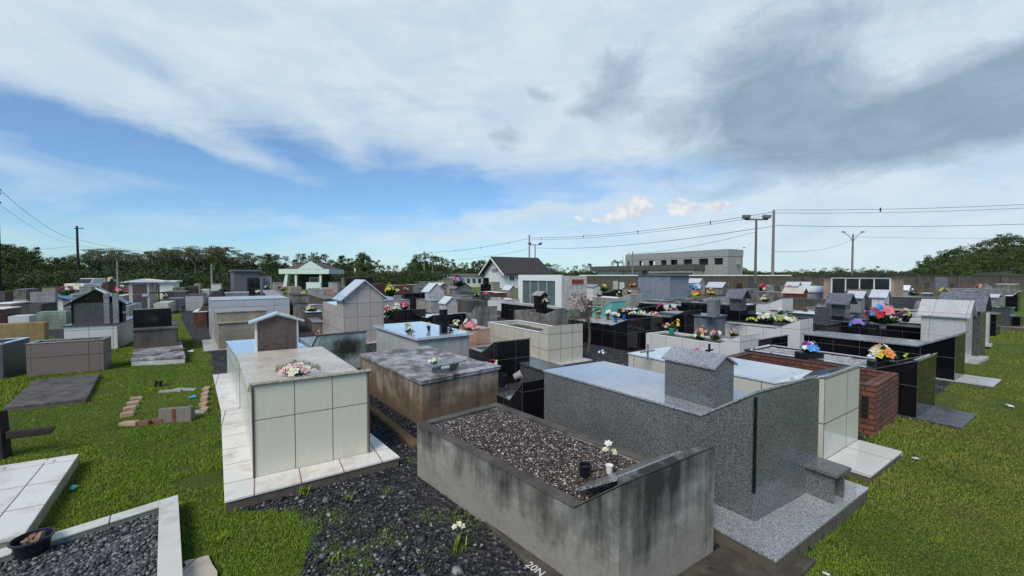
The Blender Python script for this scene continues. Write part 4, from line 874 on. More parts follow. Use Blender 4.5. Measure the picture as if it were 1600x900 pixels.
# ---- far middle and far left, small in the picture
FAR = [
 ('pale square block grave in front of the white porch', (605+0, 0), None)]
rows = [
 # xl, xc, xr, yt, yb, style, material, lid, label
 (452, 455, 471, 448, 486, 'flat', BEIGES, None, 'plain beige block headstone in front of the white porch'),
 (452, 458, 482, 461, 492, 'flat', CON, CON_K, 'brown grey concrete grave under the plain beige block'),
 (484, 487, 506, 452, 472, 'flat', CON_L, MARBLE_TOP, 'bright curved white grave right of the yellow vases'),
 (503, 505, 521, 450, 469, 'flat', PEACH, None, 'pinkish block grave right of the bright white one'),
 (482, 506, 528, 467, 482, 'flat', CON_K, CON, 'long dark low grave behind the taupe house'),
 (478, 484, 503, 476, 496, 'wing', CON_L, MARBLE_TOP, 'white slanting grave side left of the taupe house'),
 (478, 480, 502, 488, 512, 'flat', CON_K, BLACKLID, 'dark grave with cream flowers left of the taupe house'),
 (453, 462, 480, 473, 500, 'wing', CON, CON_K, 'mossy concrete grave with a curved side behind the black cross'),
 (398, 404, 415, 465, 487, 'flat', PALEBLUE, MIDG, 'pale tiled low grave left of the black cross'),
 (410, 424, 452, 469, 498, 'flat', GREYTILE, CON_L, 'grey tiled grave behind the black cross'),
 (396, 400, 434, 460, 482, 'flat', BLACKT, BLACKLID, 'flat black topped grave with an upright black end'),
 (466, 490, 504, 503, 520, 'flat', CON, MIDG, 'low mossy stone grave behind the brown granite headstone'),
 (345, 350, 388, 458, 478, 'flat', CON_B, CON_L, 'grey lidded grave below the flat roofed mausoleum'),
 (338, 342, 358, 452, 470, 'flat', BLACKT, None, 'black block grave left of the flat roofed mausoleum'),
 (266, 270, 287, 449, 470, 'flat', CON, None, 'grey concrete block behind the thin dark cross'),
 (287, 290, 305, 447, 468, 'flat', plain('brown_block', (.06, .045, .04), .8), None, 'brown block grave in a row behind the thin cross'),
 (252, 255, 289, 456, 478, 'flat', CON_K, CON, 'wide brown concrete grave behind the thin cross'),
 (252, 256, 280, 467, 482, 'flat', CON_L, None, 'pale low grave below the wide brown one'),
 (284, 290, 317, 461, 486, 'flat', GREYTILE, CON_K, 'grey tiled grave with a dark lid left of the grotto'),
 (311, 313, 326, 452, 466, 'flat', PALEBLUE, None, 'white square block behind the grotto'),
 (300, 303, 312, 443, 458, 'flat', BEIGES, None, 'beige far block left of the grotto tip'),
 (236, 240, 262, 473, 492, 'flat', CREAM, None, 'yellowish white grave seat behind the black headboard'),
 (160, 170, 179, 441, 462, 'flat', BRICK, None, 'brick red niche with white flowers on top, behind the gabled headstone'),
 (156, 160, 168, 441, 460, 'flat', CON, None, 'grey grave pillar left of the brick red niche'),
 (178, 181, 192, 462, 486, 'flat', CON_L, PALEBLUE, 'grey concrete grave right of the gabled headstone'),
 (184, 196, 201, 480, 500, 'flat', PALEBLUE, CON_L, 'pale box grave between gabled headstone and brown doors'),
 (184, 188, 200, 477, 505, 'flat', MIDG, None, 'slate grey slab grave before the mausoleum with brown doors'),
 (0, 22, 46, 469, 480, 'flat', CON_L, WHITEP, 'long pale low grave at the left edge by the tree'),
 (96, 99, 112, 460, 480, 'flat', GREYTILE, None, 'grey tiled grave right of the black roofed house'),
 (628, 631, 645, 445, 466, 'flat', plain('rust_block', (.10, .04, .03), .8), None, 'rust brown block grave beyond the black sloping one'),
 (612, 616, 628, 446, 466, 'flat', plain('rust_block', (.10, .04, .03), .8), CON_L, 'second rust brown block with flowers on its lid'),
 (585, 588, 601, 443, 464, 'flat', plain('maroon_dark', (.05, .02, .02), .6), None, 'dark maroon block right behind the taupe house'),
 (640, 643, 660, 445, 460, 'flat', CON, CON_L, 'grey concrete block beyond the low grey grave'),
 (652, 655, 668, 448, 462, 'flat', SLATE, None, 'blue slate block left of the steep white house'),
 (538, 541, 583, 434, 462, 'flat', BLACKT, CON_K, 'wide black flat roofed grave building behind the taupe house'),
 (526, 528, 533, 440, 458, 'flat', CON, None, 'thin grey pillar grave left of the wide black roof'),
 (715, 720, 738, 463, 482, 'flat', CON_L, CON, 'grey lidded grave before the grey gabled house'),
 (738, 745, 770, 457, 476, 'flat', DARKG, CON_K, 'dark grave with plants before the stepped black block'),
 (770, 775, 792, 457, 474, 'flat', BRICK, WHITEP, 'brick coloured low grave with a white lid'),
 (560, 590, 640, 470, 492, 'flat', CON_L, MIDG, 'grey topped grave hidden behind the flower bunches'),
 (1150, 1170, 1186, 452, 472, 'flat', CON, CON_L, 'grey low grave before the double headed lamp post'),
 (1010, 1042, 1060, 470, 490, 'flat', CON, MIDG, 'low mossy grave below the blue grey mausoleum wall'),
 (1292, 1300, 1312, 468, 500, 'flat', CON_K, None, 'dark side of a grave left of the wide slate roof'),
 (1440, 1452, 1458, 458, 480, 'flat', CON_K, WHITEP, 'dark lidded grave behind the slate plaque'),
 (1500, 1520, 1530, 455, 480, 'flat', CON, CON_L, 'concrete lidded grave behind the slate roofed house'),
 (1556, 1566, 1572, 452, 480, 'flat', MIDG, CON_L, 'grey tall block beside the flat bright roof'),
 (1215, 1228, 1238, 446, 460, 'flat', CON, None, 'concrete block near the wall behind the pink flowers'),
 (20, 24, 40, 452, 468, 'flat', CON, CON_L, 'small grey grave behind the pale headboard at the left'),
 (-30, 8, 20, 455, 473, 'flat', CON_K, None, 'dark low grave at the left edge under the insulator pole'),
 (120, 124, 142, 448, 466, 'flat', CON_L, MIDG, 'grey lidded grave just right of the white car'),
 (143, 147, 158, 444, 462, 'flat', GREYTILE, None, 'grey tiled block left of the brick red niche'),
 (62, 66, 86, 449, 463, 'flat', BEIGES, CON_K, 'beige low grave left of the white car'),
 (205, 209, 222, 446, 460, 'flat', PEACH, CON_L, 'peach low grave glimpsed behind the brown doored mausoleum'),
 (326, 330, 345, 444, 460, 'flat', PALEBLUE, CON_L, 'white lidded grave far behind the grotto'),
 (424, 428, 442, 442, 460, 'flat', CON_L, MIDG, 'pale grave at the left foot of the porch'),
 (516, 519, 530, 441, 458, 'flat', GREYTILE, CON, 'grey tiled grave at the right foot of the porch'),
 (660, 666, 690, 440, 456, 'flat', CON, MARBLE_TOP, 'wide grey grave behind the steep white house'),
 (690, 694, 708, 437, 452, 'flat', BEIGES, CON, 'beige grave below the far trees left of the chapel'),
 (1060, 1066, 1080, 452, 470, 'flat', CON, CON_L, 'grey block tucked by the blue grey mausoleum corner'),
]
for xl, xc, xr, yt, yb, sty, bm_, lm_, lab in rows:
    T('raised_tomb', lab, (xl, xc, xr, yt, yb), sty, bm_, lm_, side='L' if xc-xl < xr-xc else None, L=min(2.2, 99) if sty != 'flat' or xc-xl < 12 else None, bevel=0)
for px, py, z, w, cols, lab in [(473, 462, .8, 12, ('yellow', 'white', 'green'), 'yellow and white flowers in tall vases before the porch'), (484, 487, .75, 14, ('cream', 'green'), 'cream flowers with leaves on the dark grave left of the taupe house'), (491, 487, .78, 7, ('red',), 'red flower right of the cream flowers'),
        (172, 442, 1.45, 14, ('palepink', 'white'), 'pale pink flowers on the brick red niche'), (418, 452, 1.1, 10, ('white', 'dry', 'green'), 'white flowers beside the flat black topped grave'), (404, 459, .9, 12, ('dry', 'cream'), 'beige flowers on the flat black topped grave'), (441, 455, 1.0, 14, ('pink', 'red'), 'pink and red flowers behind the flat black topped grave'),
        (105, 462, .9, 26, ('pink', 'palepink'), 'pink flowers lying before the white car'), (190, 459, 1.0, 20, ('pink', 'red', 'palepink'), 'pink cloth flowers left of the brown doors'), (634, 455, 1.0, 10, ('peach', 'white'), 'peach and white flowers on the rust brown block'), (620, 458, 1.0, 12, ('green', 'cream'), 'green bunch on the second rust brown block'),
        (745, 464, 1.0, 10, ('green', 'white'), 'small white blooming plant below the stepped black block'), (853, 475, .9, 14, ('dry', 'cream'), 'flowers by the glazing'), (258, 466, .9, 8, ('white', 'pink'), 'white flowers on the crossbar of the thin dark cross'), (500, 530, .3, 16, ('peach', 'pink', 'dry'), 'faded pink flowers beside the mossy marble grave'), (482, 583, .72, 1, ('white',), None)]:
    if lab: fl(lab, px, py, z, w, cols=cols, n=10, height=max(.2, w/F*P(px, py, z).y*.6))
pB = wpt(A, .40, .40, A['h1']); bouquet('large white, cream and pale pink flower arrangement on the beige stone top', pB+Vector((0, 0, .025)), .20, .12, ('white', 'cream', 'white', 'palepink'), 40, .040, seed=9)

# ------------------------------------------------------------------ mausoleums
GM = T('mausoleum', 'blue grey rendered flat roofed mausoleum in front of the perimeter wall', (997, 1046, 1076, 429, 474), 'flat', CON_B, None, cat='mausoleum', group=MU, bevel=0)
MB().prism([(-.2, GM['h2']), (GM['L']+.3, GM['h2']), (GM['L']+.3, GM['h2']+.05), (-.2, GM['h2']+.12)], -.15, GM['W']+.15).build('roof', CON_K, GM['root'])
BM = T('mausoleum', 'brown stone mausoleum with a long strip of dark windows in a white frame', (1287, 1396, 1412, 429, 497), 'flat', concrete('brown_stone_cladding', (.38, .27, .20), dark=(.19, .13, .10), h=2, amt=.6, foot=.2), None, cat='mausoleum', group=MU, bevel=0)
Lb, hb = BM['L'], BM['h2']
MB().prism([(-.15, hb), (Lb+.25, hb), (Lb+.25, hb+.05), (-.15, hb+.08)], -.2, BM['W']+.15).build('roof', CON_K, BM['root'])
y0, y1, z0, z1 = .06*Lb, .86*Lb, hb*.46, hb*.90
wd = MB().box(-.05, 0, y0-.05, y1+.05, z1, z1+.05).box(-.05, 0, y0-.05, y1+.05, z0-.05, z0).box(-.05, 0, y0-.05, y0, z0, z1).box(-.05, 0, y1, y1+.05, z0, z1)
for k in (1, 2, 3): yy = y0+(y1-y0)*k/4; wd.box(-.045, 0, yy-.02, yy+.02, z0, z1)
w_ = wd.build('window', WHITEP, BM['root']); MB().box(-.02, -.002, y0, y1, z0, z1).build('pane', GLASS, w_)
GL = T('mausoleum', 'white framed glazed mausoleum with a red brick vent in its side wall', (812, 878, 917, 430, 489), 'flat', CON_W, None, cat='mausoleum', group=MU, bevel=0)
Lg, hg, Wg = GL['L'], GL['h2'], GL['W']
fm = MB().box(-.08, 0, -.02, .42, 0, hg+.02).box(-.08, 0, Lg-.35, Lg+.02, 0, hg+.02).box(-.08, 0, .42, Lg-.35, hg-.28, hg+.02).box(-.08, 0, .42, Lg-.35, 0, .30).build('front_frame', WHITEP, GL['root'])
gp = MB().box(-.03, -.003, .42, Lg-.35, .30, hg-.28).build('glass_door', mat('reflecting_glass', lambda n, o, u: (.10, .14, .13), .05, .8), GL['root'])
b = MB(); 
for k in range(5): yy = .42+(Lg-.77)*k/4; b.box(-.05, -.03, yy-.022, yy+.022, .30, hg-.28)
b.build('mullions', ALU, gp)
vb = MB(); x0 = Wg*.38
for i in range(4):
    for (a, c_) in ((0, .02), (.02, .16)):
        pass
    vb.box(x0+i*.19, x0+i*.19+.17, -.03, -.0, hg-.42, hg-.20)
vn = vb.build('brick_vent', plain('vent_red', (.30, .05, .03), .8), GL['root'])
MB().box(*[x0+.02, x0+.72, -.034, -.031, hg-.325, hg-.295]).build('vent_gap', plain('vent_dark', (.03, .01, .01), 1), vn)

# ------------------------------------------------------------------ buildings
BG = 'buildings around the cemetery'
# chapel
fr = frame((757, 791, 856, 426, 450.5)); foot(fr); ch = thing('chapel', 'small white chapel with a dark tiled gable roof', 'chapel', fr['O'], fr['rz'], BG)
W, L, h = fr['W'], fr['L'], fr['h2']; hr = zat(403, fr['O'].y+L*.4)
print('chapel', W, L, h, hr)
WALLW = plain('white_wall', (.62, .63, .62), .7, .08)
MB().prism([(0, 0), (L, 0), (L, h), (L/2, hr), (0, h)], 0, W).build('walls', WALLW, ch)
b = MB(); k = (hr-h)/(L/2)
b.prism([(-.5, h-.5*k+.02), (L/2, hr+.02), (L/2, hr+.2), (-.5, h-.5*k+.2)], -.7, W+.5); b.prism([(L/2, hr+.02), (L+.5, h-.5*k+.02), (L+.5, h-.5*k+.2), (L/2, hr+.2)], -.7, W+.5); b.build('roof', DARKROOF, ch)
b = MB(); b.prism([(-.5, h-.5*k-.12), (L/2, hr-.12), (L/2, hr+.1), (-.5, h-.5*k+.1)], -.78, -.7); b.prism([(L/2, hr-.12), (L+.5, h-.5*k-.12), (L+.5, h-.5*k+.1), (L/2, hr+.1)], -.78, -.7); b.build('barge_board', WHITEP, ch)
wn = MB().box(.5, 1.3, -.06, 0, h-1.2, h-.3).build('window', WHITEP, ch); MB().box(.56, .86, -.08, -.06, h-1.1, h-.4).box(.94, 1.24, -.08, -.06, h-1.1, h-.4).build('pane', GLASS, wn)
MB().box(-.05, 0, L/2-.8, L/2+.8, h+.1, h+.6).build('gable_vent', CON_L, ch)
# long white building
fr = frame((700, 716, 770, 430, 449), side='L', L=6); r = thing('white_building', 'long white building left of the chapel', 'building', fr['O'], fr['rz'], BG); MB().box(0, fr['W'], 0, 6, 0, fr['h2']).build('walls', WALLW, r); MB().box(-.2, fr['W'], -.3, 6.2, fr['h2'], fr['h2']+.2).build('roof', CON_L, r)
b = MB()
for i in range(6): b.box(fr['W']*(.08+i*.16), fr['W']*(.08+i*.16)+.5, -.03, 0, fr['h2']*.35, fr['h2']*.7)
b.build('window', GLASS, r)
# porch
D0 = 52; o = at(452, D0); pr = thing('porch', 'white open porch with a pale green gable and a brown tiled roof', 'porch', o, R(4), BG)
PG = plain('pale_green_paint', (.55, .66, .58), .6, .05); sc = D0/F
def X_(px): return (px-452)*sc
z1, z2, zr = zat(428, D0), zat(420.5, D0), zat(408, D0)
MB().box(X_(440), X_(515), -.6, 5, z1, z2).build('fascia', PG, pr)
MB().prism([(X_(468), z2), (X_(507), z2), (X_(487), zr)], -.62, -.3, 'y').build('gable', PG, pr)
MB().hexa([(X_(443), -.5, z2), (X_(512), -.5, z2), (X_(512), 4.9, z2), (X_(443), 4.9, z2), (X_(466), 1.5, zr-.15), (X_(489), 1.5, zr-.15), (X_(489), 2.6, zr-.15), (X_(466), 2.6, zr-.15)]).build('roof', plain('brown_roof', (.09, .065, .055), .8), pr)
for i, p_ in enumerate((464, 501)): MB().box(X_(p_)-.12, X_(p_)+.12, -.4, -.15, 0, z1).build('column', PG, pr)
MB().hexa([(X_(444), -.5, 0), (X_(450), -.5, 0), (X_(450), .3, 0), (X_(444), .3, 0), (X_(449), -.5, z1), (X_(453), -.5, z1), (X_(453), .3, z1), (X_(449), .3, z1)]).build('slanting_pillar', PG, pr)
bw = MB().box(X_(453), X_(503), 2.5, 2.7, 0, z1).build('back_wall', CON_K, pr); MB().box(X_(470), X_(486), 2.4, 2.48, .9, z1-.4).build('door_frame', WHITEP, bw); MB().box(X_(472), X_(484), 2.37, 2.398, .9, z1-.6).build('door', CON_L, bw)
MB().box(X_(480), X_(502), -.5, -.3, 0, zat(441, D0)).build('parapet', PG, pr)
# building under construction
fr = frame((977, 1137, 1160, 389, 447)); U = thing('unfinished_building', 'grey two storey concrete building under construction with empty window openings', 'building', fr['O'], fr['rz'], BG)
W, L, h = fr['W'], fr['L'], fr['h2']; print('unfinished', W, L, h)
CB_ = tile('concrete_blocks', (.34, .33, .31), .9, .45, grout=(.22, .21, .20), stain=.35, stainc=(.12, .115, .10), rough=.85, ms=.02); CP = concrete('grey_parapet', (.30, .30, .29), dark=(.14, .14, .13), h=8, amt=.4, foot=0)
zw0, zw1 = h*.585, h*.765; zp = h*.81
openings = []
def ypx(px):
    return ext(fr['O'], fr['v'], px)
for a, c_ in ((1129, 1115), (1106, 1091), (1081, 1067), (1058, 1047), (1041, 1032), (1023, 1013), (1004, 998), (983, 980)): openings.append((ypx(a), ypx(c_)))
for k_, xx in enumerate((0, W-.3)):
    b = MB(); b.box(xx, xx+.3, 0, L, -.1, zw0); b.box(xx, xx+.3, 0, L, zw1, zp); last = 0
    for a, c_ in openings: b.box(xx, xx+.3, last, a, zw0, zw1); last = c_
    b.box(xx, xx+.3, last, L, zw0, zw1); b.build('long_wall', CB_, U)
MB().box(.3, W-.3, 0, .3, -.1, zp).build('end_wall', CB_, U); MB().box(.3, W-.3, L-.3, L, -.1, zp).build('end_wall', CB_, U)
MB().box(-.06, W+.06, -.06, L, zp, h).build('parapet', CP, U); MB().box(.3, W-.3, .3, L-.3, zw0-.5, zw0-.2).build('floor_slab', CP, U)
b = MB()
for a, c_ in openings[:6:1]: b.box(2.5, 2.8, a-1.5, c_-1.2, zw0, zw1)
b.build('inner_partition', CB_, U)
zc = zat(413, fr['O'].y)*.98
ax = MB().box(-3.2, -.01, 4, ypx(940), zw0-.85, zw0+.1).build('canopy_slab', CON, U); ax2 = MB().box(-3.0, -.3, 4.2, 14, -.1, zw0-.86).build('annex_wall', CB_, U)
MB().box(-2.0, -.3, 16, ypx(944), -.1, zw0-.86).build('annex_wall', WALLW, U)
for yy in (L*.62, L*.9): MB().box(-3.1, -2.8, yy, yy+.3, -.1, zw0-.86).build('pillar', CON, U)
# perimeter wall
a, c_ = Vector((-.0+at(905, 44).x, 44, 0)), Vector((at(1700, 34).x, 34, 0)); d = (c_-a); Lw = d.length
r = thing('perimeter_wall', 'long dark concrete wall closing the cemetery at the back and right', 'wall', a, math.atan2(d.y, d.x)); hw = zat(431, 42)
MB().box(0, Lw, 0, .2, -.05, hw).build('wall_panels', WALLM, r); MB().box(0, Lw*.48, -.05, .25, hw, hw+.09).build('coping', WHITEP, r); MB().box(Lw*.48+.01, Lw, -.03, .23, hw-.02, hw+.05).build('coping', CON_K, r)
b = MB()
for i in range(int(Lw/3)): b.box(i*3, i*3+.16, -.06, 0, -.05, hw)
b.build('wall_ribs', WALLM, r)
# turquoise hut, car
fr = frame((186, 188, 203, 442, 456), side='L', L=3); r = thing('turquoise_hut', 'small turquoise hut by the forest', 'hut', fr['O'], fr['rz'], BG); MB().box(0, fr['W'], 0, 3, 0, fr['h2']).build('walls', TEALP, r); MB().box(-.2, fr['W']+.2, -.2, 3.2, fr['h2'], fr['h2']+.1).build('roof', WHITEP, r)
pc = P(115, 466, 0); pc = at(115, 40); cr = thing('parked_car', 'white parked car with a yellow patch, seen from the front at the far left', 'car', pc, R(8)); k = 1.0
CW = plain('car_white', (.66, .66, .64), .25, .03)
MB().prism([(-.85, .35), (.85, .35), (.88, .85), (.80, .98), (-.80, .98), (-.88, .85)], -.0, 3.9, 'y').build('body', CW, cr, bevel=.06)
MB().hexa([(-.76, .9, .98), (.76, .9, .98), (.76, 3.4, .98), (-.76, 3.4, .98), (-.60, 1.5, 1.48), (.60, 1.5, 1.48), (.60, 2.9, 1.48), (-.60, 2.9, 1.48)]).build('cabin', CW, cr, bevel=.04)
MB().hexa([(-.70, .87, 1.02), (.70, .87, 1.02), (.70, .93, 1.0), (-.70, .93, 1.0), (-.56, 1.40, 1.43), (.56, 1.40, 1.43), (.56, 1.46, 1.42), (-.56, 1.46, 1.42)]).build('windscreen', GLASS, cr)
for s in (-1, 1):
    MB().box(s*.68-.14, s*.68+.14, -.03, .02, .62, .78).build('headlight', ALU, cr)
    for yy in (.7, 3.1):
        w_ = MB().lathe([(.30, -.1), (.31, 0), (.30, .1)], seg=14, tilt=Matrix.Rotation(R(90), 3, 'Y')).build('wheel', BLACKPL, cr); w_.location = (s*.80, yy, .31)
MB().box(.1, .6, -.02, 0, .80, .95).build('yellow_sticker', plain('yellow_paint', (.6, .55, .03), .5), cr)

# ------------------------------------------------------------------ poles and wires
PG_ = 'utility poles and lamp posts around the cemetery'
def pole(label, px, ytop, D, r0=.14, m=None, kind='utility_pole', lamps=None, arms=(), lean=0):
    p = at(px, D); h = zat(ytop, D); r = thing(kind, label, 'pole' if kind == 'utility_pole' else 'lamp post', p, 0, PG_)
    MB().tube([(0, 0, -.3), (0, 0, h)], [r0, r0*.7], 8).build('pole', m or PALEWOOD, r)
    for dx, zz, w in arms: MB().box(dx-w/2, dx+w/2, -r0-.09, -r0, zz-.06, zz+.06).build('crossarm', m or PALEWOOD, r)
    if lamps == 'double':
        a_ = MB().box(-1.05, 1.05, -.08, .08, h-.12, h).build('crossarm', m or PALEWOOD, r)
        for s in (-1, 1): MB().hexa([(s*.95-.28, -.28, h+.08), (s*.95+.28, -.28, h+.08), (s*.95+.28, .2, h+.02), (s*.95-.28, .2, h+.02), (s*.95-.28, -.28, h+.34), (s*.95+.28, -.28, h+.34), (s*.95+.28, .2, h+.38), (s*.95-.28, .2, h+.38)]).build('lamp_head', SLATE, r)
    elif lamps:
        for s in lamps:
            MB().tube([(0, 0, h-1.2), (s*.7, 0, h-.2), (s*1.6, 0, h+.35)], .045, 6).build('lamp_arm', m or PALEWOOD, r)
            MB().hexa([(s*1.55-.3, -.15, h+.30), (s*1.55+.3, -.15, h+.30), (s*1.55+.3, .15, h+.30), (s*1.55-.3, .15, h+.30), (s*1.55-.2, -.1, h+.48), (s*1.55+.2, -.1, h+.42), (s*1.55+.2, .1, h+.42), (s*1.55-.2, .1, h+.48)]).build('lamp_head', SLATE, r)
    return p+Vector((0, 0, h))
T0 = pole('tall round pole right of the double headed lamp post', 1207, 328, 40, .15)
T1 = pole('tall lamp post with two square lamp heads on a crossarm', 1180, 342, 38.5, .13, plain('lamp_post_brown', (.13, .10, .09), .8), 'lamp_post', 'double')
T2 = pole('pole with two curved lamp arms at the right', 1331, 366, 66, .17, None, 'lamp_post', (-1, 1))
T3 = pole('tall thin pole behind the chapel roof', 827, 367, 70, .14)
T4 = pole('double headed lamp post just right of the pole behind the chapel', 836, 382, 72, .12, None, 'lamp_post', 'double')
T5 = pole('thin pole in front of the unfinished building', 988, 393, 60, .11)
T5b = pole('faint lamp post left of the unfinished building', 973, 398, 110, .1, ALU, 'lamp_post', (1,))
T5c = pole('faint lamp post rising above the right end of the unfinished building', 1152, 389, 100, .1, ALU, 'lamp_post', (1,))
T6 = pole('dark pole with a small crossarm above the forest at the left', 123, 353, 62, .18, WOODD, arms=((.5, zat(357, 62), 1.4),))
T7 = pole('dark pole with insulators cut by the left edge of the photo', 0, 292, 29, .12, WOODD, arms=((.1, zat(297, 29), .7), (.1, zat(303, 29), .7), (.1, zat(317, 29), .7)))
T8 = pole('pole standing between the tall eucalyptus like trees', 663, 392, 85, .16)
T9 = pole('small lamp post over the trees left of the tall eucalyptus like trees', 586, 409, 95, .1, None, 'lamp_post', 'double')
T10 = pole('lamp post with one long curved arm above the porch', 487, 394, 60, .1, PALEWOOD, 'lamp_post', None)
MB().tube([(0, 0, T10.z-2.2), (-1.0, 0, T10.z-.6), (-2.5, 0, T10.z+.5)], .05, 6).build('lamp_arm', PALEWOOD, bpy.data.objects['lamp_post.005'] if 'lamp_post.005' in bpy.data.objects else None)
T11 = pole('short pale post right of the porch', 555, 419, 60, .14, WHITEP)
T12 = pole('thin pale post in the forest left of the white building', 184, 408, 42, .1, CON_L); T13 = pole('thin grey post in the forest beside the flat topped trees', 331, 412, 42, .1, CON_L); T14 = pole('second dark thin pole near the tall eucalyptus like trees', 676, 397, 88, .1)
r = thing('flood_lamp', 'lamp head high at the left edge of the photo', 'lamp', at(0, 29, zat(275, 29)), 0); MB().tube([(-.1, 0, -.1), (0, 0, 0), (.22, 0, .30)], [.05, .12, .04], 8).build('head', SLATE, r); MB().tube([(0, 0, -.05), (0, 0, -(zat(275, 29)-T7.z)-.3)], .03, 6).build('arm', SLATE, r)
def wire(label, pts, r=.02, sp=0):
    r *= .8
    V = [Vector(p) for p in pts]; root = thing('overhead_cable', label, 'cable', V[0], 0, 'overhead cables strung between the poles'); path = []
    for a, b_ in zip(V, V[1:]):
        sag = (a-b_).length*.018
        for i in range(13):
            t = i/12
            if i == 12 and b_ != V[-1]: continue
            path.append(a.lerp(b_, t)-V[0]-Vector((0, 0, sag*4*t*(1-t))))
    MB().tube(path, r, 4).build('cable', CABLE, root)
    if sp:
        b = MB()
        for i in range(2, len(path), sp): b.box(path[i].x-.04, path[i].x+.04, path[i].y-.04, path[i].y+.04, path[i].z-.24, path[i].z+.16)
        b.build('spacers', CABLE, root)
    return root
Z = Vector
wire('upper double cable running right from the tall round pole, top strand', [T0, at(2200, 40, zat(262, 40))], .022, 4)
wire('upper double cable running right from the tall round pole, lower strand', [T0-Z((0, 0, .3)), at(2200, 40, zat(269, 40))], .02)
wire('cable with spacers between the tall round pole and the chapel pole', [T0-Z((0, 0, .2)), T3-Z((0, 0, .5))], .028, 3)
wire('second strand between the tall round pole and the chapel pole', [T0-Z((0, 0, .45)), T3-Z((0, 0, .8))], .022)
wire('middle cable running right past the tall round pole', [T1-Z((0, 0, .9)), T0-Z((0, 0, 1.5)), at(2200, 40, zat(303, 40))], .024)
wire('middle cable running left from the lamp post to the chapel pole', [T1-Z((0, 0, .9)), T4-Z((0, 0, .6))], .028)
wire('lower cable from the lamp post over the unfinished building', [T1-Z((0, 0, 1.2)), T5+Z((0, 0, -.3))], .018)
wire('low cable from the round pole to the curved lamp arms', [T0-Z((0, 0, 4)), T2-Z((0, 0, .8))], .02)
wire('faint cable right of the curved lamp arms', [T2-Z((0, 0, .4)), at(2200, 60, zat(336, 60))], .02)
wire('cable falling from the left edge pole to the forest pole', [T7, T6-Z((0, 0, 2))], .022)
wire('lower cable falling from the left edge pole', [T7-Z((0, 0, 1.1)), T6-Z((0, 0, 2.6))], .014)
wire('cable running right from the forest pole', [T6-Z((0, 0, 2)), at(225, 75, zat(393, 75))], .024)
wire('second cable running right from the forest pole', [T6-Z((0, 0, 2.8)), at(225, 75, zat(398, 75))], .018)
wire('cable running left from the forest pole', [T6-Z((0, 0, 3)), at(-20, 60, zat(392, 60))], .02)
wire('cable between the chapel pole and the tree pole', [T3-Z((0, 0, .6)), T8-Z((0, 0, .4))], .03, 3)
wire('low cable between the chapel pole and the tree pole', [T3-Z((0, 0, 2.4)), T8-Z((0, 0, 2.2))], .022)
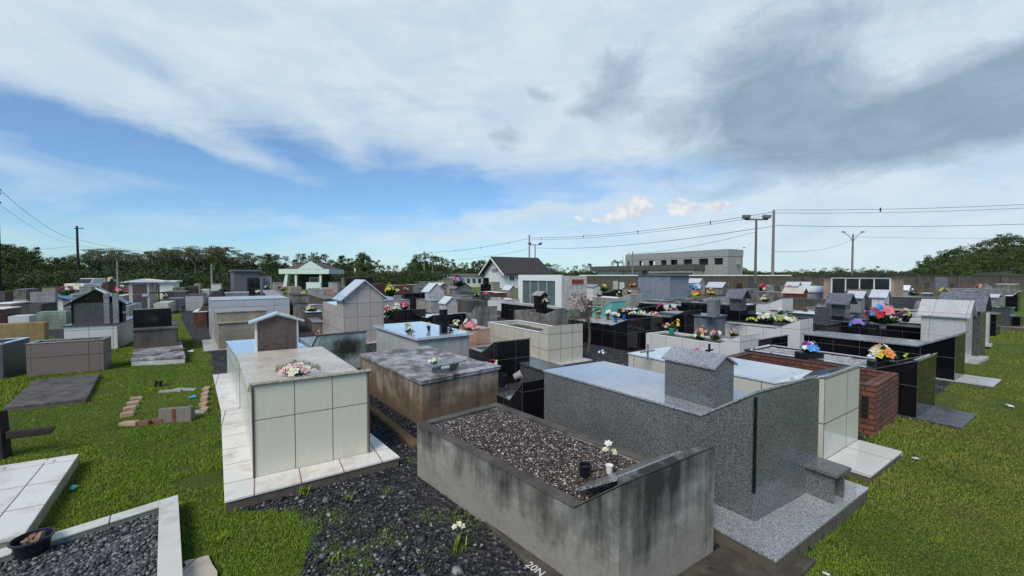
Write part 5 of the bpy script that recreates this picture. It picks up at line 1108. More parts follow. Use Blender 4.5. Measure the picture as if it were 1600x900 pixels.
# ================================================================== TREES
nr = np.random.default_rng(11)
def leaf_cloud(centres, radii, per, size, flat=1.0, rng=nr):
    """many small leaf faces spread through clumps"""
    cs = np.repeat(centres, per, 0); rs = np.repeat(radii, per, 0); n = len(cs)
    d = rng.normal(size=(n, 3)); d /= np.linalg.norm(d, axis=1)[:, None]; q = rng.random(n)**.45
    p = cs+d*q[:, None]*rs
    a = rng.normal(size=(n, 3)); a /= np.linalg.norm(a, axis=1)[:, None]; b = np.cross(a, rng.normal(size=(n, 3))); b /= np.linalg.norm(b, axis=1)[:, None]
    a[:, 2] *= flat; s = size*rng.uniform(.6, 1.4, n)[:, None]
    v = np.stack([p-a*s, p+b*s*.6, p+a*s, p-b*s*.6], 1).reshape(-1, 3); f = np.arange(n*4).reshape(-1, 4)
    return v, f
def make_kind(kind, seed):
    rg = np.random.default_rng(seed); rr = random.Random(seed); tb = MB()
    if kind == 'broad':       # 10 m dense irregular dome
        n = 46; th = rg.uniform(0, 6.28, n); q = rg.random(n)**.6; z = rg.uniform(2.4, 9.3, n); w = 3.6*np.sqrt(np.clip(1-((z-5.4)/4.6)**2, .05, 1))
        c = np.stack([np.cos(th)*q*w, np.sin(th)*q*w, z], 1); r = rg.uniform(.6, 1.25, (n, 1))*np.array([[1.1, 1.1, .75]]); v, f = leaf_cloud(c, r, 60, .19, rng=rg)
        tb.tube([(0, 0, -.2), (.1, 0, 3), (0, .1, 6)], [.28, .2, .1], 7); k = 7
    elif kind == 'umbrella':  # flat topped, layered, bare limbs
        c = []; r = []
        for i in range(16):
            a = rr.uniform(0, 6.28); q = rr.random()**.5*4.6; zz = 9.2-.06*q*q+rr.uniform(-.9, .3); c.append((math.cos(a)*q, math.sin(a)*q, zz)); r.append((rr.uniform(.8, 1.5), rr.uniform(.8, 1.5), rr.uniform(.22, .4)))
        v, f = leaf_cloud(np.array(c), np.array(r), 95, .12, .4, rg)
        tb.tube([(0, 0, -.2), (.2, 0, 3.5), (0, .1, 5.5)], [.24, .17, .13], 7)
        for x_, y_, z_ in c: tb.tube([(0, .1, 5+rr.random()), (x_*.5, y_*.5, 7.6), (x_, y_, z_)], [.10, .06, .025], 5)
        k = 0
    elif kind == 'tall':      # narrow, tiered, gaps
        c = []; r = []
        for i in range(38):
            zz = rr.uniform(2.6, 10); w = 1.7*(1.05-((zz-7)/4.2)**2); a = rr.uniform(0, 6.28); q = rr.random()**.5; c.append((math.cos(a)*q*w, math.sin(a)*q*w, zz)); s_ = rr.uniform(.45, .95); r.append((s_, s_, s_*.8))
        v, f = leaf_cloud(np.array(c), np.array(r), 62, .13, .9, rg); tb.tube([(0, 0, -.2), (.06, 0, 5), (0, 0, 9.6)], [.2, .13, .04], 6); k = 8
    else:                     # low spreading scrub
        n = 34; th = rg.uniform(0, 6.28, n); q = rg.random(n)**.5*4.6; c = np.stack([np.cos(th)*q, np.sin(th)*q, rg.uniform(1.0, 9.0, n)*(1-(q/6.5)**2)], 1)
        v, f = leaf_cloud(c, rg.uniform(.9, 1.7, (n, 1))*np.array([[1.1, 1.1, .8]]), 75, .22, rng=rg); tb.tube([(0, 0, -.2), (0, 0, 3)], [.25, .1], 6); k = 5
    zt_ = np.percentile(v[:, 2], 99.5); v = v*np.array([1, 1, 10/zt_])
    for i in range(k): 
        j = rr.randrange(len(c)); x_, y_, z_ = c[j]; tb.tube([(0, 0, max(1.5, z_*.5)), (x_*.5, y_*.5, z_*.8), (x_, y_, z_)], [.09, .05, .02], 5)
    return v, f, tb
PROT = {}
for kd, n_, mt in (('broad', 4, LEAF), ('umbrella', 4, LEAF_L), ('tall', 3, LEAF_D), ('scrub', 3, LEAF)):
    for i in range(n_):
        v, f, tb = make_kind(kd, 40+i*7+len(kd))
        cr_ = npmesh('crown', v, f, mt); tk = tb.build('trunk', BARK); PROT[kd, i] = [cr_, tk, False]
def put_tree(kd, i, px, D, ytop, label, name='tree', sx=1.0, base=0.0, group='trees along the horizon', ytopz=None):
    cr_, tk, used = PROT[kd, i]; zt_ = zat(ytop, D); s = max(.15, (zt_-base)/10)
    r = thing(name, label, 'tree', at(px, D, base), rnd.uniform(0, 6.28), group); r.scale = (s*sx, s*sx, s)
    if used:
        a, b_ = cr_.copy(), tk.copy(); C.objects.link(a); C.objects.link(b_)
    else: a, b_ = cr_, tk; PROT[kd, i][2] = True
    a.parent = r; b_.parent = r; return r
prof = [(-40, 384), (0, 384), (25, 387), (50, 396), (80, 402), (100, 396), (130, 400), (150, 391), (172, 389), (200, 394), (225, 398), (250, 388), (275, 390), (300, 387), (330, 387), (352, 386), (372, 398), (390, 396), (405, 401), (420, 397), (450, 403), (480, 396), (497, 396), (520, 403), (532, 401), (555, 400), (568, 397), (585, 412), (612, 417), (640, 412), (655, 397), (680, 399), (700, 404), (730, 409), (755, 408), (860, 412), (885, 415), (905, 415), (925, 412), (940, 418), (1160, 420), (1200, 425), (1260, 421), (1300, 419), (1340, 422), (1356, 414), (1380, 422), (1425, 424)]
def ptop(px):
    for (a, ya), (b_, yb_) in zip(prof, prof[1:]):
        if a <= px <= b_: return ya+(yb_-ya)*(px-a)/(b_-a)
    return 424
names = {'broad': ('broadleaf_tree', 'dense round topped tree'), 'umbrella': ('flat_topped_tree', 'flat topped tree with thin bare limbs'), 'tall': ('slender_tree', 'slender dark tree with a tiered crown'), 'scrub': ('scrub_tree', 'low spreading bushy tree')}
spots = []
px = -60
while px < 940:
    if 135 < px < 365 or 370 < px < 440: kd = rnd.choice(['umbrella', 'umbrella', 'broad'])
    elif 645 < px < 760 or 440 < px < 520: kd = rnd.choice(['tall', 'broad', 'tall'])
    elif px > 860: kd = rnd.choice(['tall', 'scrub', 'umbrella'])
    else: kd = rnd.choice(['broad', 'broad', 'tall'])
    spots.append((kd, px, rnd.uniform(95, 118), ptop(px)+rnd.uniform(-3, 5))); px += rnd.uniform(9, 15)
for p_, y_ in ((165, 388), (222, 396), (263, 387), (285, 386), (305, 386), (348, 386), (390, 395)): spots.append(('umbrella', p_, 92, y_))
for p_, y_ in ((420, 396), (470, 396), (495, 395), (532, 400), (652, 397), (663, 396), (682, 400), (695, 404), (707, 405), (740, 408), (752, 407)): spots.append(('tall', p_, 94, y_))
for p_, y_ in ((565, 396), (575, 400), (20, 384), (45, 386), (8, 383), (640, 411)): spots.append(('broad', p_, 90, y_))
px = 1150
while px < 1440: spots.append((rnd.choice(['broad', 'scrub', 'scrub']), px, rnd.uniform(120, 150), ptop(px)+rnd.uniform(-2, 3))); px += rnd.uniform(10, 17)
regions = [(-99, 60, 'at the left edge of the forest'), (60, 140, 'around the dark pole at the left'), (140, 230, 'behind the brown doored mausoleum'), (230, 370, 'above the forest left of the flat roofed mausoleum'), (370, 450, 'between the grey mausoleum and the porch'), (450, 530, 'behind the porch'), (530, 640, 'right of the porch'), (640, 765, 'left of the chapel'), (765, 945, 'between chapel and unfinished building'), (945, 1290, 'beyond the perimeter wall right of the unfinished building'), (1290, 1460, 'low beyond the wall by the curved lamp arms')]
for i, (kd, px, D, yt) in enumerate(spots):
    nm, lb = names[kd]; reg = next(t for a, b_, t in regions if a <= px < b_)
    cnt = 3 if kd in ('tall', 'scrub') else 4
    put_tree(kd, i % cnt, px, D, yt, f'{lb} {reg}', nm, sx=1.35 if px > 1100 else (1.15 if kd == 'umbrella' else 1.0), group=f'{nm.replace("_", " ")}s {reg}')
# wooded hill at the right
def hill_z(x, y):
    px = 800+F*x/np.maximum(y, 1); k = np.clip((px-1400)/190, 0, 1); k = k*k*(3-2*k)
    return k*5.2*np.exp(-((y-98)/26)**2)
gx = np.linspace(55, 260, 60); gy = np.linspace(62, 150, 40); XX, YY = np.meshgrid(gx, gy); ZZ = hill_z(XX, YY)-.06
vv = np.stack([XX.ravel(), YY.ravel(), ZZ.ravel()], 1); idx = np.arange(60*40).reshape(40, 60)
ff = np.stack([idx[:-1, :-1].ravel(), idx[:-1, 1:].ravel(), idx[1:, 1:].ravel(), idx[1:, :-1].ravel()], 1)
hl = npmesh('hill', vv, ff, plain('undergrowth', (.03, .045, .018), 1, .3)); tag(hl, 'wooded rise at the right beyond the wall', None, None, 'structure')
hp = [(1425, 418), (1440, 408), (1455, 402), (1470, 394), (1485, 390), (1500, 386), (1515, 386), (1530, 383), (1545, 378), (1560, 368), (1575, 366), (1590, 369), (1610, 372), (1640, 376), (1680, 370)]
def hpt(px):
    for (a, ya), (b_, yb_) in zip(hp, hp[1:]):
        if a <= px <= b_: return ya+(yb_-ya)*(px-a)/(b_-a)
    return 376
k_ = 0
for row, (D, off, step) in enumerate([(100, 0, 11), (88, 16, 13), (76, 32, 15)]):
    px = 1428+row*5
    while px < 1690:
        p = at(px, D+rnd.uniform(-3, 3)); bz = float(hill_z(np.array([p.x]), np.array([p.y]))[0])-.3
        yt = min(424, hpt(px)+off*min(1, max(0, (424-hpt(px))/50))+rnd.uniform(-2, 4)); kd = rnd.choice(['broad', 'broad', 'scrub'])
        nm, lb = names[kd]; put_tree(kd, k_ % (4 if kd == 'broad' else 3), px, p.y, yt, f'{lb} {["on the crest", "on the slope", "at the foot"][row]} of the wooded rise at the right', nm, sx=1.25, base=bz, group=f'{nm.replace("_", " ")}s {["on the crest", "on the slope", "at the foot"][row]} of the rise'); k_ += 1; px += step+rnd.uniform(-3, 3)
# palm by the unfinished building
r = thing('palm_tree', 'palm tree left of the unfinished building', 'tree', at(965, 105), 0); zt_ = zat(412, 105); MB().tube([(0, 0, 0), (.1, 0, zt_)], [.2, .14], 6).build('trunk', BARK, r)
V = []; Fc = []
for i in range(22):
    a = rnd.uniform(0, 6.28); pts = [Vector((0, 0, zt_)), Vector((math.cos(a)*1.0, math.sin(a)*1.0, zt_+rnd.uniform(.3, 1.1))), Vector((math.cos(a)*2.0, math.sin(a)*2.0, zt_+rnd.uniform(-.9, .7)))]
    for s_, (q0_, q1_) in enumerate(zip(pts, pts[1:])):
        w = Vector((-math.sin(a), math.cos(a), 0))*(.22-.09*s_); i0 = len(V); V += [q0_-w, q0_+w, q1_+w*.5, q1_-w*.5]; Fc.append((i0, i0+1, i0+2, i0+3))
npmesh('fronds', np.array([tuple(v) for v in V]), np.array(Fc), LEAF_D, r)
# the mass of the forest behind and below the single trees
n = 900; pxs = nr.uniform(-120, 945, n); Ds = nr.uniform(112, 132, n); tops = np.array([zat(ptop(min(max(a, -40), 940))+15, 115) for a in pxs]); zc = nr.random(n)*tops
cen = np.stack([(pxs-800)/F*Ds, Ds, zc], 1); v, f = leaf_cloud(cen, np.tile([[2.2, 1.5, 1.2]], (n, 1)), 70, .42)
fo = npmesh('woodland', v, f, LEAF_D); tag(fo, 'dark mass of forest filling the horizon at the left', 'forest', None, 'stuff')
n = 330; pxs = nr.uniform(1140, 1720, n); Ds = nr.uniform(150, 165, n); zc = nr.random(n)*2.6
cen = np.stack([(pxs-800)/F*Ds, Ds, zc], 1); v2, f2 = leaf_cloud(cen, np.tile([[2.6, 1.5, 1.0]], (n, 1)), 70, .45)
fo = npmesh('woodland', v2, f2, LEAF_D); tag(fo, 'low far line of woods beyond the wall at the right', 'forest', None, 'stuff')
n = 620; pxs = nr.uniform(-150, 705, n); Ds = nr.uniform(44, 52, n)+np.clip((pxs-330)/10, 0, 8); Ds = np.where((pxs > 425) & (pxs < 535), Ds+10, Ds); zc = nr.random(n)*2.1
cen = np.stack([(pxs-800)/F*Ds, Ds, zc], 1); v2, f2 = leaf_cloud(cen, np.tile([[1.2, .9, .5]], (n, 1)), 130, .095)
fo = npmesh('undergrowth', v2, f2, LEAF_D); tag(fo, 'bushy undergrowth at the edge of the left forest', 'shrubs', None, 'stuff')

# ================================================================== FOREGROUND LEFT
q = [Vector((-2.22, .83, 0)), Vector((-1.40, 1.71, 0)), Vector((-2.56, 3.08, 0)), Vector((-3.38, 2.20, 0))]
fB = qframe(*q); GB2 = tomb('gravel_grave', 'gravel filled grave with a white tiled border in the near left corner', fB, 'open', plain('border_base', (.25, .24, .2), .8), tile('border_tile', (.62, .60, .52), .42, 3, stain=.55, grout=(.12, .1, .08), stainc=(.28, .27, .16), off=0), h2=.12, t=.10, lid=(.012, .006), depth=.05, fill=BEDGRAVEL, rimw=.10)
bw_ = P(51, 866, .07); r = thing('black_bowl', 'black plastic bowl with dried plant pieces on the gravel', 'bowl', bw_, 0)
MB().lathe([(.068, 0), (.085, .09), (.092, .10), (.098, .10), (.096, .11), (.088, .11), (.078, .07), (.0, .065)], seg=24).build('bowl', BLACKPL, r)
b = MB()
for i in range(26):
    a = rnd.uniform(0, 6.28); q_ = rnd.random()*.055; b.tube([(math.cos(a)*q_, math.sin(a)*q_, .085), (math.cos(a)*q_+rnd.uniform(-.04, .05), math.sin(a)*q_, .09+rnd.uniform(0, .03))], rnd.uniform(.004, .010), 5)
b.hexa([(.02, -.02, .085), (.06, -.02, .10), (.07, .01, .10), (.02, .01, .085), (.055, -.01, .145), (.075, -.01, .15), (.078, .005, .15), (.05, .005, .14)])
b.build('dried_plants', plain('dried_peel', (.28, .17, .11), .8, .4), r)
q = [Vector((-4.91, 1.63, 0)), Vector((-3.16, 2.59, 0)), Vector((-4.08, 3.80, 0)), Vector((-5.83, 2.84, 0))]
fS = qframe(*q); SG = tomb('flat_grave', 'low white tiled slab grave with a stained tile at the left edge', fS, 'flat', plain('slab_side', (.30, .28, .20), .8), SLAB_WHITE, h2=.12, lid=(.02, .006))
MB().box(.2, SG['W']-.35, SG['L']-.12, SG['L']-.08, .121, .13).build('raised_edge', SLAB_WHITE, SG['root'])
cp = P(4, 716, 0); r = thing('wooden_cross', 'rotten dark wooden cross leaning out of the lawn at the left edge', 'cross', cp, R(12), 'crosses among the graves')
MB().hexa([(-.07, -.05, -.05), (.05, -.05, -.05), (.05, .05, -.05), (-.07, .05, -.05), (-.06, -.04, .47), (.02, -.04, .48), (.03, .04, .47), (-.06, .04, .45)]).build('post', WOODD, r, bevel=.012)
MB().hexa([(.05, -.03, .19), (.42, -.03, .215), (.39, .02, .215), (.05, .03, .19), (.05, -.03, .27), (.46, -.03, .285), (.44, .02, .285), (.05, .03, .27)]).hexa([(-.5, -.03, .17), (-.07, -.03, .18), (-.07, .03, .18), (-.5, .03, .17), (-.5, -.03, .25), (-.07, -.03, .26), (-.07, .03, .26), (-.5, .03, .25)]).build('crossbar', WOODD, r, bevel=.01)
# brick outlined grave
bgp = P(258, 650, 0); r = thing('brick_outlined_grave', 'grass grave outlined with loose bricks and a small grey concrete block', 'grave', bgp, 0, GT)
BR = plain('pale_brick', (.42, .27, .19), .9, .25); BRD = plain('wet_brick', (.16, .075, .045), .9, .4)
def brick(px, py, lx, ly, h, rot, m, nm='brick'):
    p = P(px, py, 0)-bgp; o = MB().box(-lx/2, lx/2, -ly/2, ly/2, -.02, h).build(nm, m, r, bevel=.008); o.location = p; o.rotation_euler = (R(rnd.uniform(-4, 4)), R(rnd.uniform(-4, 4)), R(rot+rnd.uniform(-6, 6))); return o
for x_, y_ in ((199, 650), (203, 641), (208, 633), (213, 626)): brick(x_, y_, .13, .085, .05, 40, BR)
for x_, y_ in ((319, 643), (319, 634), (320, 625), (321, 618), (323, 610)): brick(x_, y_, .085, .12, .05, 20, BR)
for x_, y_, m_ in ((203, 664, BR), (222, 663, BRD), (243, 660, BRD), (255, 657, BRD)): brick(x_, y_, .20, .08, .045, 8, m_)
for x_, y_, in ((267, 612), (290, 610), (303, 645)): brick(x_, y_, .30, .08, .03, 10, CON_L, 'kerb_stone')
o = brick(277, 658, .37, .08, .17, 12, CON, 'concrete_block'); o['label'] = 'grey concrete block with a rust stain'
MB().box(-.03, .01, -.044, -.038, 0, .16).build('rust_stain', plain('rust', (.14, .05, .03), .9), o)
# broken tile paving at the bottom
q = [P(262, 912, .035), P(352, 915, .035), P(330, 868, .035), P(292, 876, .035)]
r = thing('broken_paving', 'broken beige tile paving half sunk in the grass at the bottom', 'paving', Vector((q[0].x, q[0].y, 0)), 0)
qq = [Vector((a.x-q[0].x, a.y-q[0].y, 0)) for a in q]; c0 = sum(qq, Vector())/4
ring = []
for a, b_ in zip(qq, qq[1:]+qq[:1]):
    for k_ in range(4): ring.append(a.lerp(b_, k_/4)*1.0+Vector((rnd.uniform(-.02, .02), rnd.uniform(-.02, .02), 0)))
b = MB(); b.poly([(p.x, p.y, .035) for p in ring])
for a, b_ in zip(ring, ring[1:]+ring[:1]): b.poly([(a.x, a.y, -.02), (b_.x, b_.y, -.02), (b_.x, b_.y, .035), (a.x, a.y, .035)])
b.build('tiles', tile('beige_broken_tile', (.50, .42, .32), .3, .3, stain=.6, stainc=(.12, .08, .05), grout=(.08, .06, .04)), r); FOOT.append([tuple((p+q[0])[:2]) for p in qq])
# kerb beside the ochre grave
a, b_ = P(577, 640, 0), P(652, 702, 0); d = b_-a; r = thing('mossy_kerb', 'mossy low kerb between the gravel path and the ochre stained grave', 'kerb', a, math.atan2(d.y, d.x))
MB().box(0, d.length, -.05, .05, -.02, .06).build('kerb', concrete('moss_kerb', (.10, .085, .05), dark=(.03, .035, .015), warm=(.16, .09, .04), h=.2, amt=.7), r, bevel=.015)

# ================================================================== GROUND
uG, vG = axes(0)
pF0 = A['O']-A['u']*.12-A['v']*.9; 
def gpt(a, b_): return uG*a+vG*b_
# the block of graves stands on dark gravel; corners are chosen on the ground
blk = [P(470, 1000, 0), P(1130, 1000, 0), P(1216, 884, 0), P(1325, 760, 0), P(1350, 690, 0), P(1400, 652, 0), P(1438, 646, 0), P(1488, 596, 0), P(1508, 562, 0), P(1530, 535, 0), P(1562, 505, 0), P(1585, 480, 0), P(1500, 468, 0), P(900, 466, 0), P(420, 470, 0), P(285, 478, 0), P(282, 500, 0), P(300, 530, 0), P(330, 545, 0), P(335, 585, 0), P(350, 640, 0), P(360, 800, 0), P(480, 800, 0), P(500, 830, 0), P(475, 870, 0)]
blk = [Vector((p.x, p.y, 0)) for p in blk]
blk2 = [P(205, 485, 0), P(280, 490, 0), P(278, 470, 0), P(0, 462, 0), P(-300, 470, 0), P(-250, 520, 0), P(60, 520, 0), P(95, 530, 0), P(180, 520, 0)]
from mathutils.geometry import tessellate_polygon
def sheet(name, pts, z, m, kind='structure', label=None, jag=0):
    ring = []
    for a, b_ in zip(pts, pts[1:]+pts[:1]):
        k_ = max(1, int((b_-a).length/.25)) if jag and a.y < 14 and b_.y < 14 else 1
        for i in range(k_):
            p = a.lerp(b_, i/k_); 
            if jag: p = p+Vector((rnd.uniform(-jag, jag), rnd.uniform(-jag, jag), 0))*min(1, 1)
            ring.append(p)
    tri = tessellate_polygon([[Vector((p.x, p.y, 0)) for p in ring]])
    me = bpy.data.meshes.new(name); me.from_pydata([(p.x, p.y, z) for p in ring], [], [tuple(t) for t in tri]); me.materials.append(m); me.update()
    if me.polygons and me.polygons[0].normal.z < 0: me.flip_normals()
    o = bpy.data.objects.new(name, me); C.objects.link(o); tag(o, label, None, None, kind); return o
def _lawn(n, o, u):
    a = n.noise(o, .55, 5, .6); b_ = n.noise(o, 3.4, 7, .7); c_ = n.noise(o, 40, 6, .8)
    c = n.mix(n.ramp(a, [(.38, 0), (.62, 1)]), (.085, .15, .013), (.13, .185, .024))
    c = n.mix(n.ramp(b_, [(.42, 0), (.75, .6)]), c, (.16, .145, .055))
    c = n.mix(n.ramp(b_, [(.60, 0), (.74, .8)]), c, (.10, .085, .045))
    c = n.mix(1, c, n.ramp(c_, [(.3, .55), (.7, 1.25)]), 'MULTIPLY')
    return {'Base Color': c, 'Normal': n.bump(c_, 1, .05)}
LAWN = mat('lawn_ground', _lawn, .95, .2)
S_ = 900
g = MB().poly([(-S_, -60, 0), (S_, -60, 0), (S_, 1600, 0), (-S_, 1600, 0)]).build('ground', LAWN); tag(g, 'grass covered ground of the cemetery', None, None, 'structure')
def _gb(n, o, u):
    v = n.voro(o, 34); g_ = n.new('ShaderNodeSeparateColor'); n.put(g_.inputs[0], v)
    c = n.ramp(g_.outputs[0], [(0, (.012, .012, .014)), (.5, (.032, .032, .036)), (.85, (.06, .06, .065)), (1, (.14, .14, .14))])
    c = n.mix(n.ramp(n.noise(o, 1.3, 6, .65), [(.5, 0), (.68, .75)]), c, (.045, .034, .022))
    c = n.mix(n.ramp(n.noise(o, .9, 5), [(.60, 0), (.72, .7)]), c, (.045, .07, .018))
    return {'Base Color': c, 'Normal': n.bump(n.voro(o, 34, 'Distance'), 1, .03)}
GBASE = mat('gravel_ground', _gb, .9, .3)
sheet('gravel_ground', blk, .005, GBASE, label='dark gravel and earth between the graves', jag=.09)
sheet('gravel_ground', blk2, .005, GBASE, label='dark gravel between the graves at the far left')
# muddy strips
mud = [P(1118, 985, 0), P(1216, 905, 0), P(1212, 878, 0), P(1120, 838, 0), P(1105, 890, 0)]

def inside(pts, poly):
    x, y = pts[:, 0], pts[:, 1]; r_ = np.zeros(len(pts), bool); n_ = len(poly)
    for i in range(n_):
        x1, y1 = poly[i][0], poly[i][1]; x2, y2 = poly[(i+1) % n_][0], poly[(i+1) % n_][1]
        if y1 == y2: continue
        c_ = ((y1 > y) != (y2 > y)) & (x < (x2-x1)*(y-y1)/(y2-y1)+x1); r_ ^= c_
    return r_
def blocked(p):
    b_ = np.zeros(len(p), bool)
    for f_ in FOOT:
        if min(q[1] for q in f_) < 16: b_ |= inside(p, f_)
    return b_
def vnoise(p, s, seed=0):
    rg = np.random.default_rng(seed); G_ = rg.random((64, 64)); q = p/s; i = np.floor(q).astype(int); t = q-i; t = t*t*(3-2*t)
    g_ = lambda a, b_: G_[a % 64, b_ % 64]
    return (g_(i[:, 0], i[:, 1])*(1-t[:, 0])+g_(i[:, 0]+1, i[:, 1])*t[:, 0])*(1-t[:, 1])+(g_(i[:, 0], i[:, 1]+1)*(1-t[:, 0])+g_(i[:, 0]+1, i[:, 1]+1)*t[:, 0])*t[:, 1]
def wedge(n, d0, d1, pw=1.0, pad=1.4):
    t = nr.random(n); D = d0*(d1/d0)**(t**pw); X = nr.uniform(-pad*1.25, pad*1.25, n)*D; return np.stack([X, D], 1)
# grass blades
n = 2000000; p = wedge(n, 1.5, 17)
bl = [tuple(q[:2]) for q in blk]; bl2 = [tuple(q[:2]) for q in blk2]; ing = inside(p, bl) | inside(p, bl2)
vn = .6*vnoise(p, .5, 1)+.4*vnoise(p, .13, 2); bare = vnoise(p, .9, 5)*.6+vnoise(p, .22, 6)*.4
fringe = np.zeros(n, bool)
patchy = ing & (p[:, 0] < -.1) & (p[:, 0] > -1.9) & (p[:, 1] < 3.1) & (vn+.30*(nr.random(n)-.5)+.25*(vnoise(p, .05, 21)-.5) > .36+.42*np.clip((p[:, 0]+1.35)/1.0, 0, 1))
keep = ((~ing & (bare < .74+.10*nr.random(n)-.17*np.clip((p[:, 0]-3)/2, 0, 1)*(vnoise(p, 1.7, 31) > .35))) | patchy | (ing & (vn > .80) & (nr.random(n) < .35))) & ~blocked(p)
p = p[keep]; vn = vn[keep]; bare = bare[keep]; n = len(p); print('blades', n)
near = np.where(p[:, 1] < 9)[0]; fr_ = np.zeros(n)
for ox, oy in ((.05, 0), (-.05, 0), (0, .05), (0, -.05)): fr_[near] = np.maximum(fr_[near], blocked(p[near]+np.array([[ox, oy]])))
D = p[:, 1]; hgt = (.005+.015*vn**2)*(.4+1.0*vnoise(p, 1.3, 12))*nr.uniform(.4, 1.7, n)*(1+.05*D)*(1+1.3*fr_*nr.random(n)); wid = .0009*(1+D*.34)*nr.uniform(.7, 1.3, n)
a = nr.uniform(0, 6.283, n); lean = nr.uniform(.2, 1.3, n); dx, dy = np.cos(a), np.sin(a)
b0_ = np.stack([p[:, 0]-dy*wid, p[:, 1]+dx*wid, np.zeros(n)], 1); b1_ = np.stack([p[:, 0]+dy*wid, p[:, 1]-dx*wid, np.zeros(n)], 1)
mx = p[:, 0]+dx*hgt*lean*.4; my = p[:, 1]+dy*hgt*lean*.4
m0_ = np.stack([mx-dy*wid*.8, my+dx*wid*.8, hgt*.62], 1); m1_ = np.stack([mx+dy*wid*.8, my-dx*wid*.8, hgt*.62], 1)
tp_ = np.stack([p[:, 0]+dx*hgt*lean, p[:, 1]+dy*hgt*lean, hgt], 1)
V = np.stack([b0_, b1_, m0_, m1_, tp_], 1).reshape(-1, 3); i0 = np.arange(n)*5
Fc = np.concatenate([np.stack([i0, i0+1, i0+3], 1), np.stack([i0, i0+3, i0+2], 1), np.stack([i0+2, i0+3, i0+4], 1)])
def _grass(n, o, u):
    k = geo(n, 'Random Per Island'); big = n.noise(o, .55, 5, .6); med = n.noise(o, 3.4, 7, .7)
    c = n.ramp(k, [(0, (.115, .205, .014)), (.5, (.145, .25, .02)), (.88, (.19, .28, .034)), (1, (.33, .31, .13))])
    c = n.mix(n.ramp(big, [(.40, 0), (.60, .6)]), c, (.24, .28, .035)); c = n.mix(n.ramp(n.noise(o, 1.4, 4, .5), [(.50, 0), (.66, .55)]), c, (.05, .15, .008))
    sx_ = n.new('ShaderNodeSeparateXYZ'); n.put(sx_.inputs[0], o); c = n.mix(n.math('MULTIPLY', n.ramp(n.math('MULTIPLY', sx_.outputs[0], .2), [(.3, 0), (.9, .75)]), n.ramp(n.noise(o, 1.1, 5, .6), [(.3, .2), (.6, 1)])), c, (.22, .21, .055)); c = n.mix(n.ramp(med, [(.50, 0), (.72, .7)]), c, (.17, .155, .055))
    return c
GRASS = mat('grass_blades', _grass, .75, .08)
gs = npmesh('lawn_grass', V, Fc, GRASS); tag(gs, 'short green grass of the lawn', 'grass', None, 'stuff')

# crushed stones
def stones(name, p, z, size, m, parent=None, squash=.65):
    n_ = len(p); base = np.array([[1, 0, 0], [-1, 0, 0], [0, 1, 0], [0, -1, 0], [0, 0, 1], [0, 0, -1], ], float)
    s = size*nr.uniform(.55, 1.5, (n_, 1, 1))*np.clip(nr.normal(1, .25, (n_, 1, 1)), .5, 2); v = base[None]*s*nr.uniform(.6, 1.25, (n_, 6, 3)) + nr.normal(0, .22, (n_, 6, 3))*s
    a = nr.uniform(0, 6.283, n_); c_, s_ = np.cos(a), np.sin(a); b_ = nr.uniform(-.9, .9, n_); cb, sb_ = np.cos(b_), np.sin(b_)
    x = v[..., 0]*cb[:, None]+v[..., 2]*sb_[:, None]; zz = (-v[..., 0]*sb_[:, None]+v[..., 2]*cb[:, None])*squash; y = v[..., 1]
    X = x*c_[:, None]-y*s_[:, None]+p[:, 0:1]; Y = x*s_[:, None]+y*c_[:, None]+p[:, 1:2]; Z_ = zz+(z if np.isscalar(z) else z[:, None])
    V_ = np.stack([X, Y, Z_], -1).reshape(-1, 3); f = np.array([[0, 2, 4], [2, 1, 4], [1, 3, 4], [3, 0, 4], [2, 0, 5], [1, 2, 5], [3, 1, 5], [0, 3, 5]])
    F_ = (np.arange(n_)[:, None, None]*6+f[None]).reshape(-1, 3); return npmesh(name, V_, F_, m, parent)
p = wedge(106000, 1.6, 11, 1.1); mud_ = [tuple(wpt(Dd, a_, b_)[:2]) for a_, b_ in ((-.55, -.6), (0, -.6), (0, Ld+.1), (-.30, Ld+.1))]; k_ = inside(p, bl) & ~blocked(p) & ~(inside(p, mud_) & (nr.random(len(p)) < .75)); p = p[k_]; sz = .0095
gr_ = stones('gravel', p, .006+.012*vnoise(p, .3, 8), .0105, GRAVEL); tag(gr_, 'dark crushed gravel between the graves', 'gravel', None, 'stuff'); print('stones', len(p))
p2 = p[nr.random(len(p)) < .012]; p2 = p2[p2[:, 1] < 5]; g2 = stones('gravel', p2, .018, .026, GRAVEL); tag(g2, 'larger broken stones lying on the dark gravel', 'gravel', None, 'stuff')
def fill_stones(fr, x0, x1, y0, y1, z, n_, size, m):
    q = np.stack([nr.uniform(x0, x1, n_), nr.uniform(y0, y1, n_)], 1); q = np.array([fr['mp'](a, b_, 0)[:2] for a, b_ in q])
    o = stones('gravel_fill', q, z+nr.uniform(-.002, .010, n_), size, m, fr['root']); o['kind'] = 'stuff'; return o
fill_stones(Dd, .08, Dd['W']-.08, .12, Dd['L']-.08, hD1-.030, 21000, .0062, PEBBLE)
fill_stones(GB2, .10, GB2['W']-.10, .10, GB2['L']-.10, .072, 9500, .0115, BEDGRAVEL)
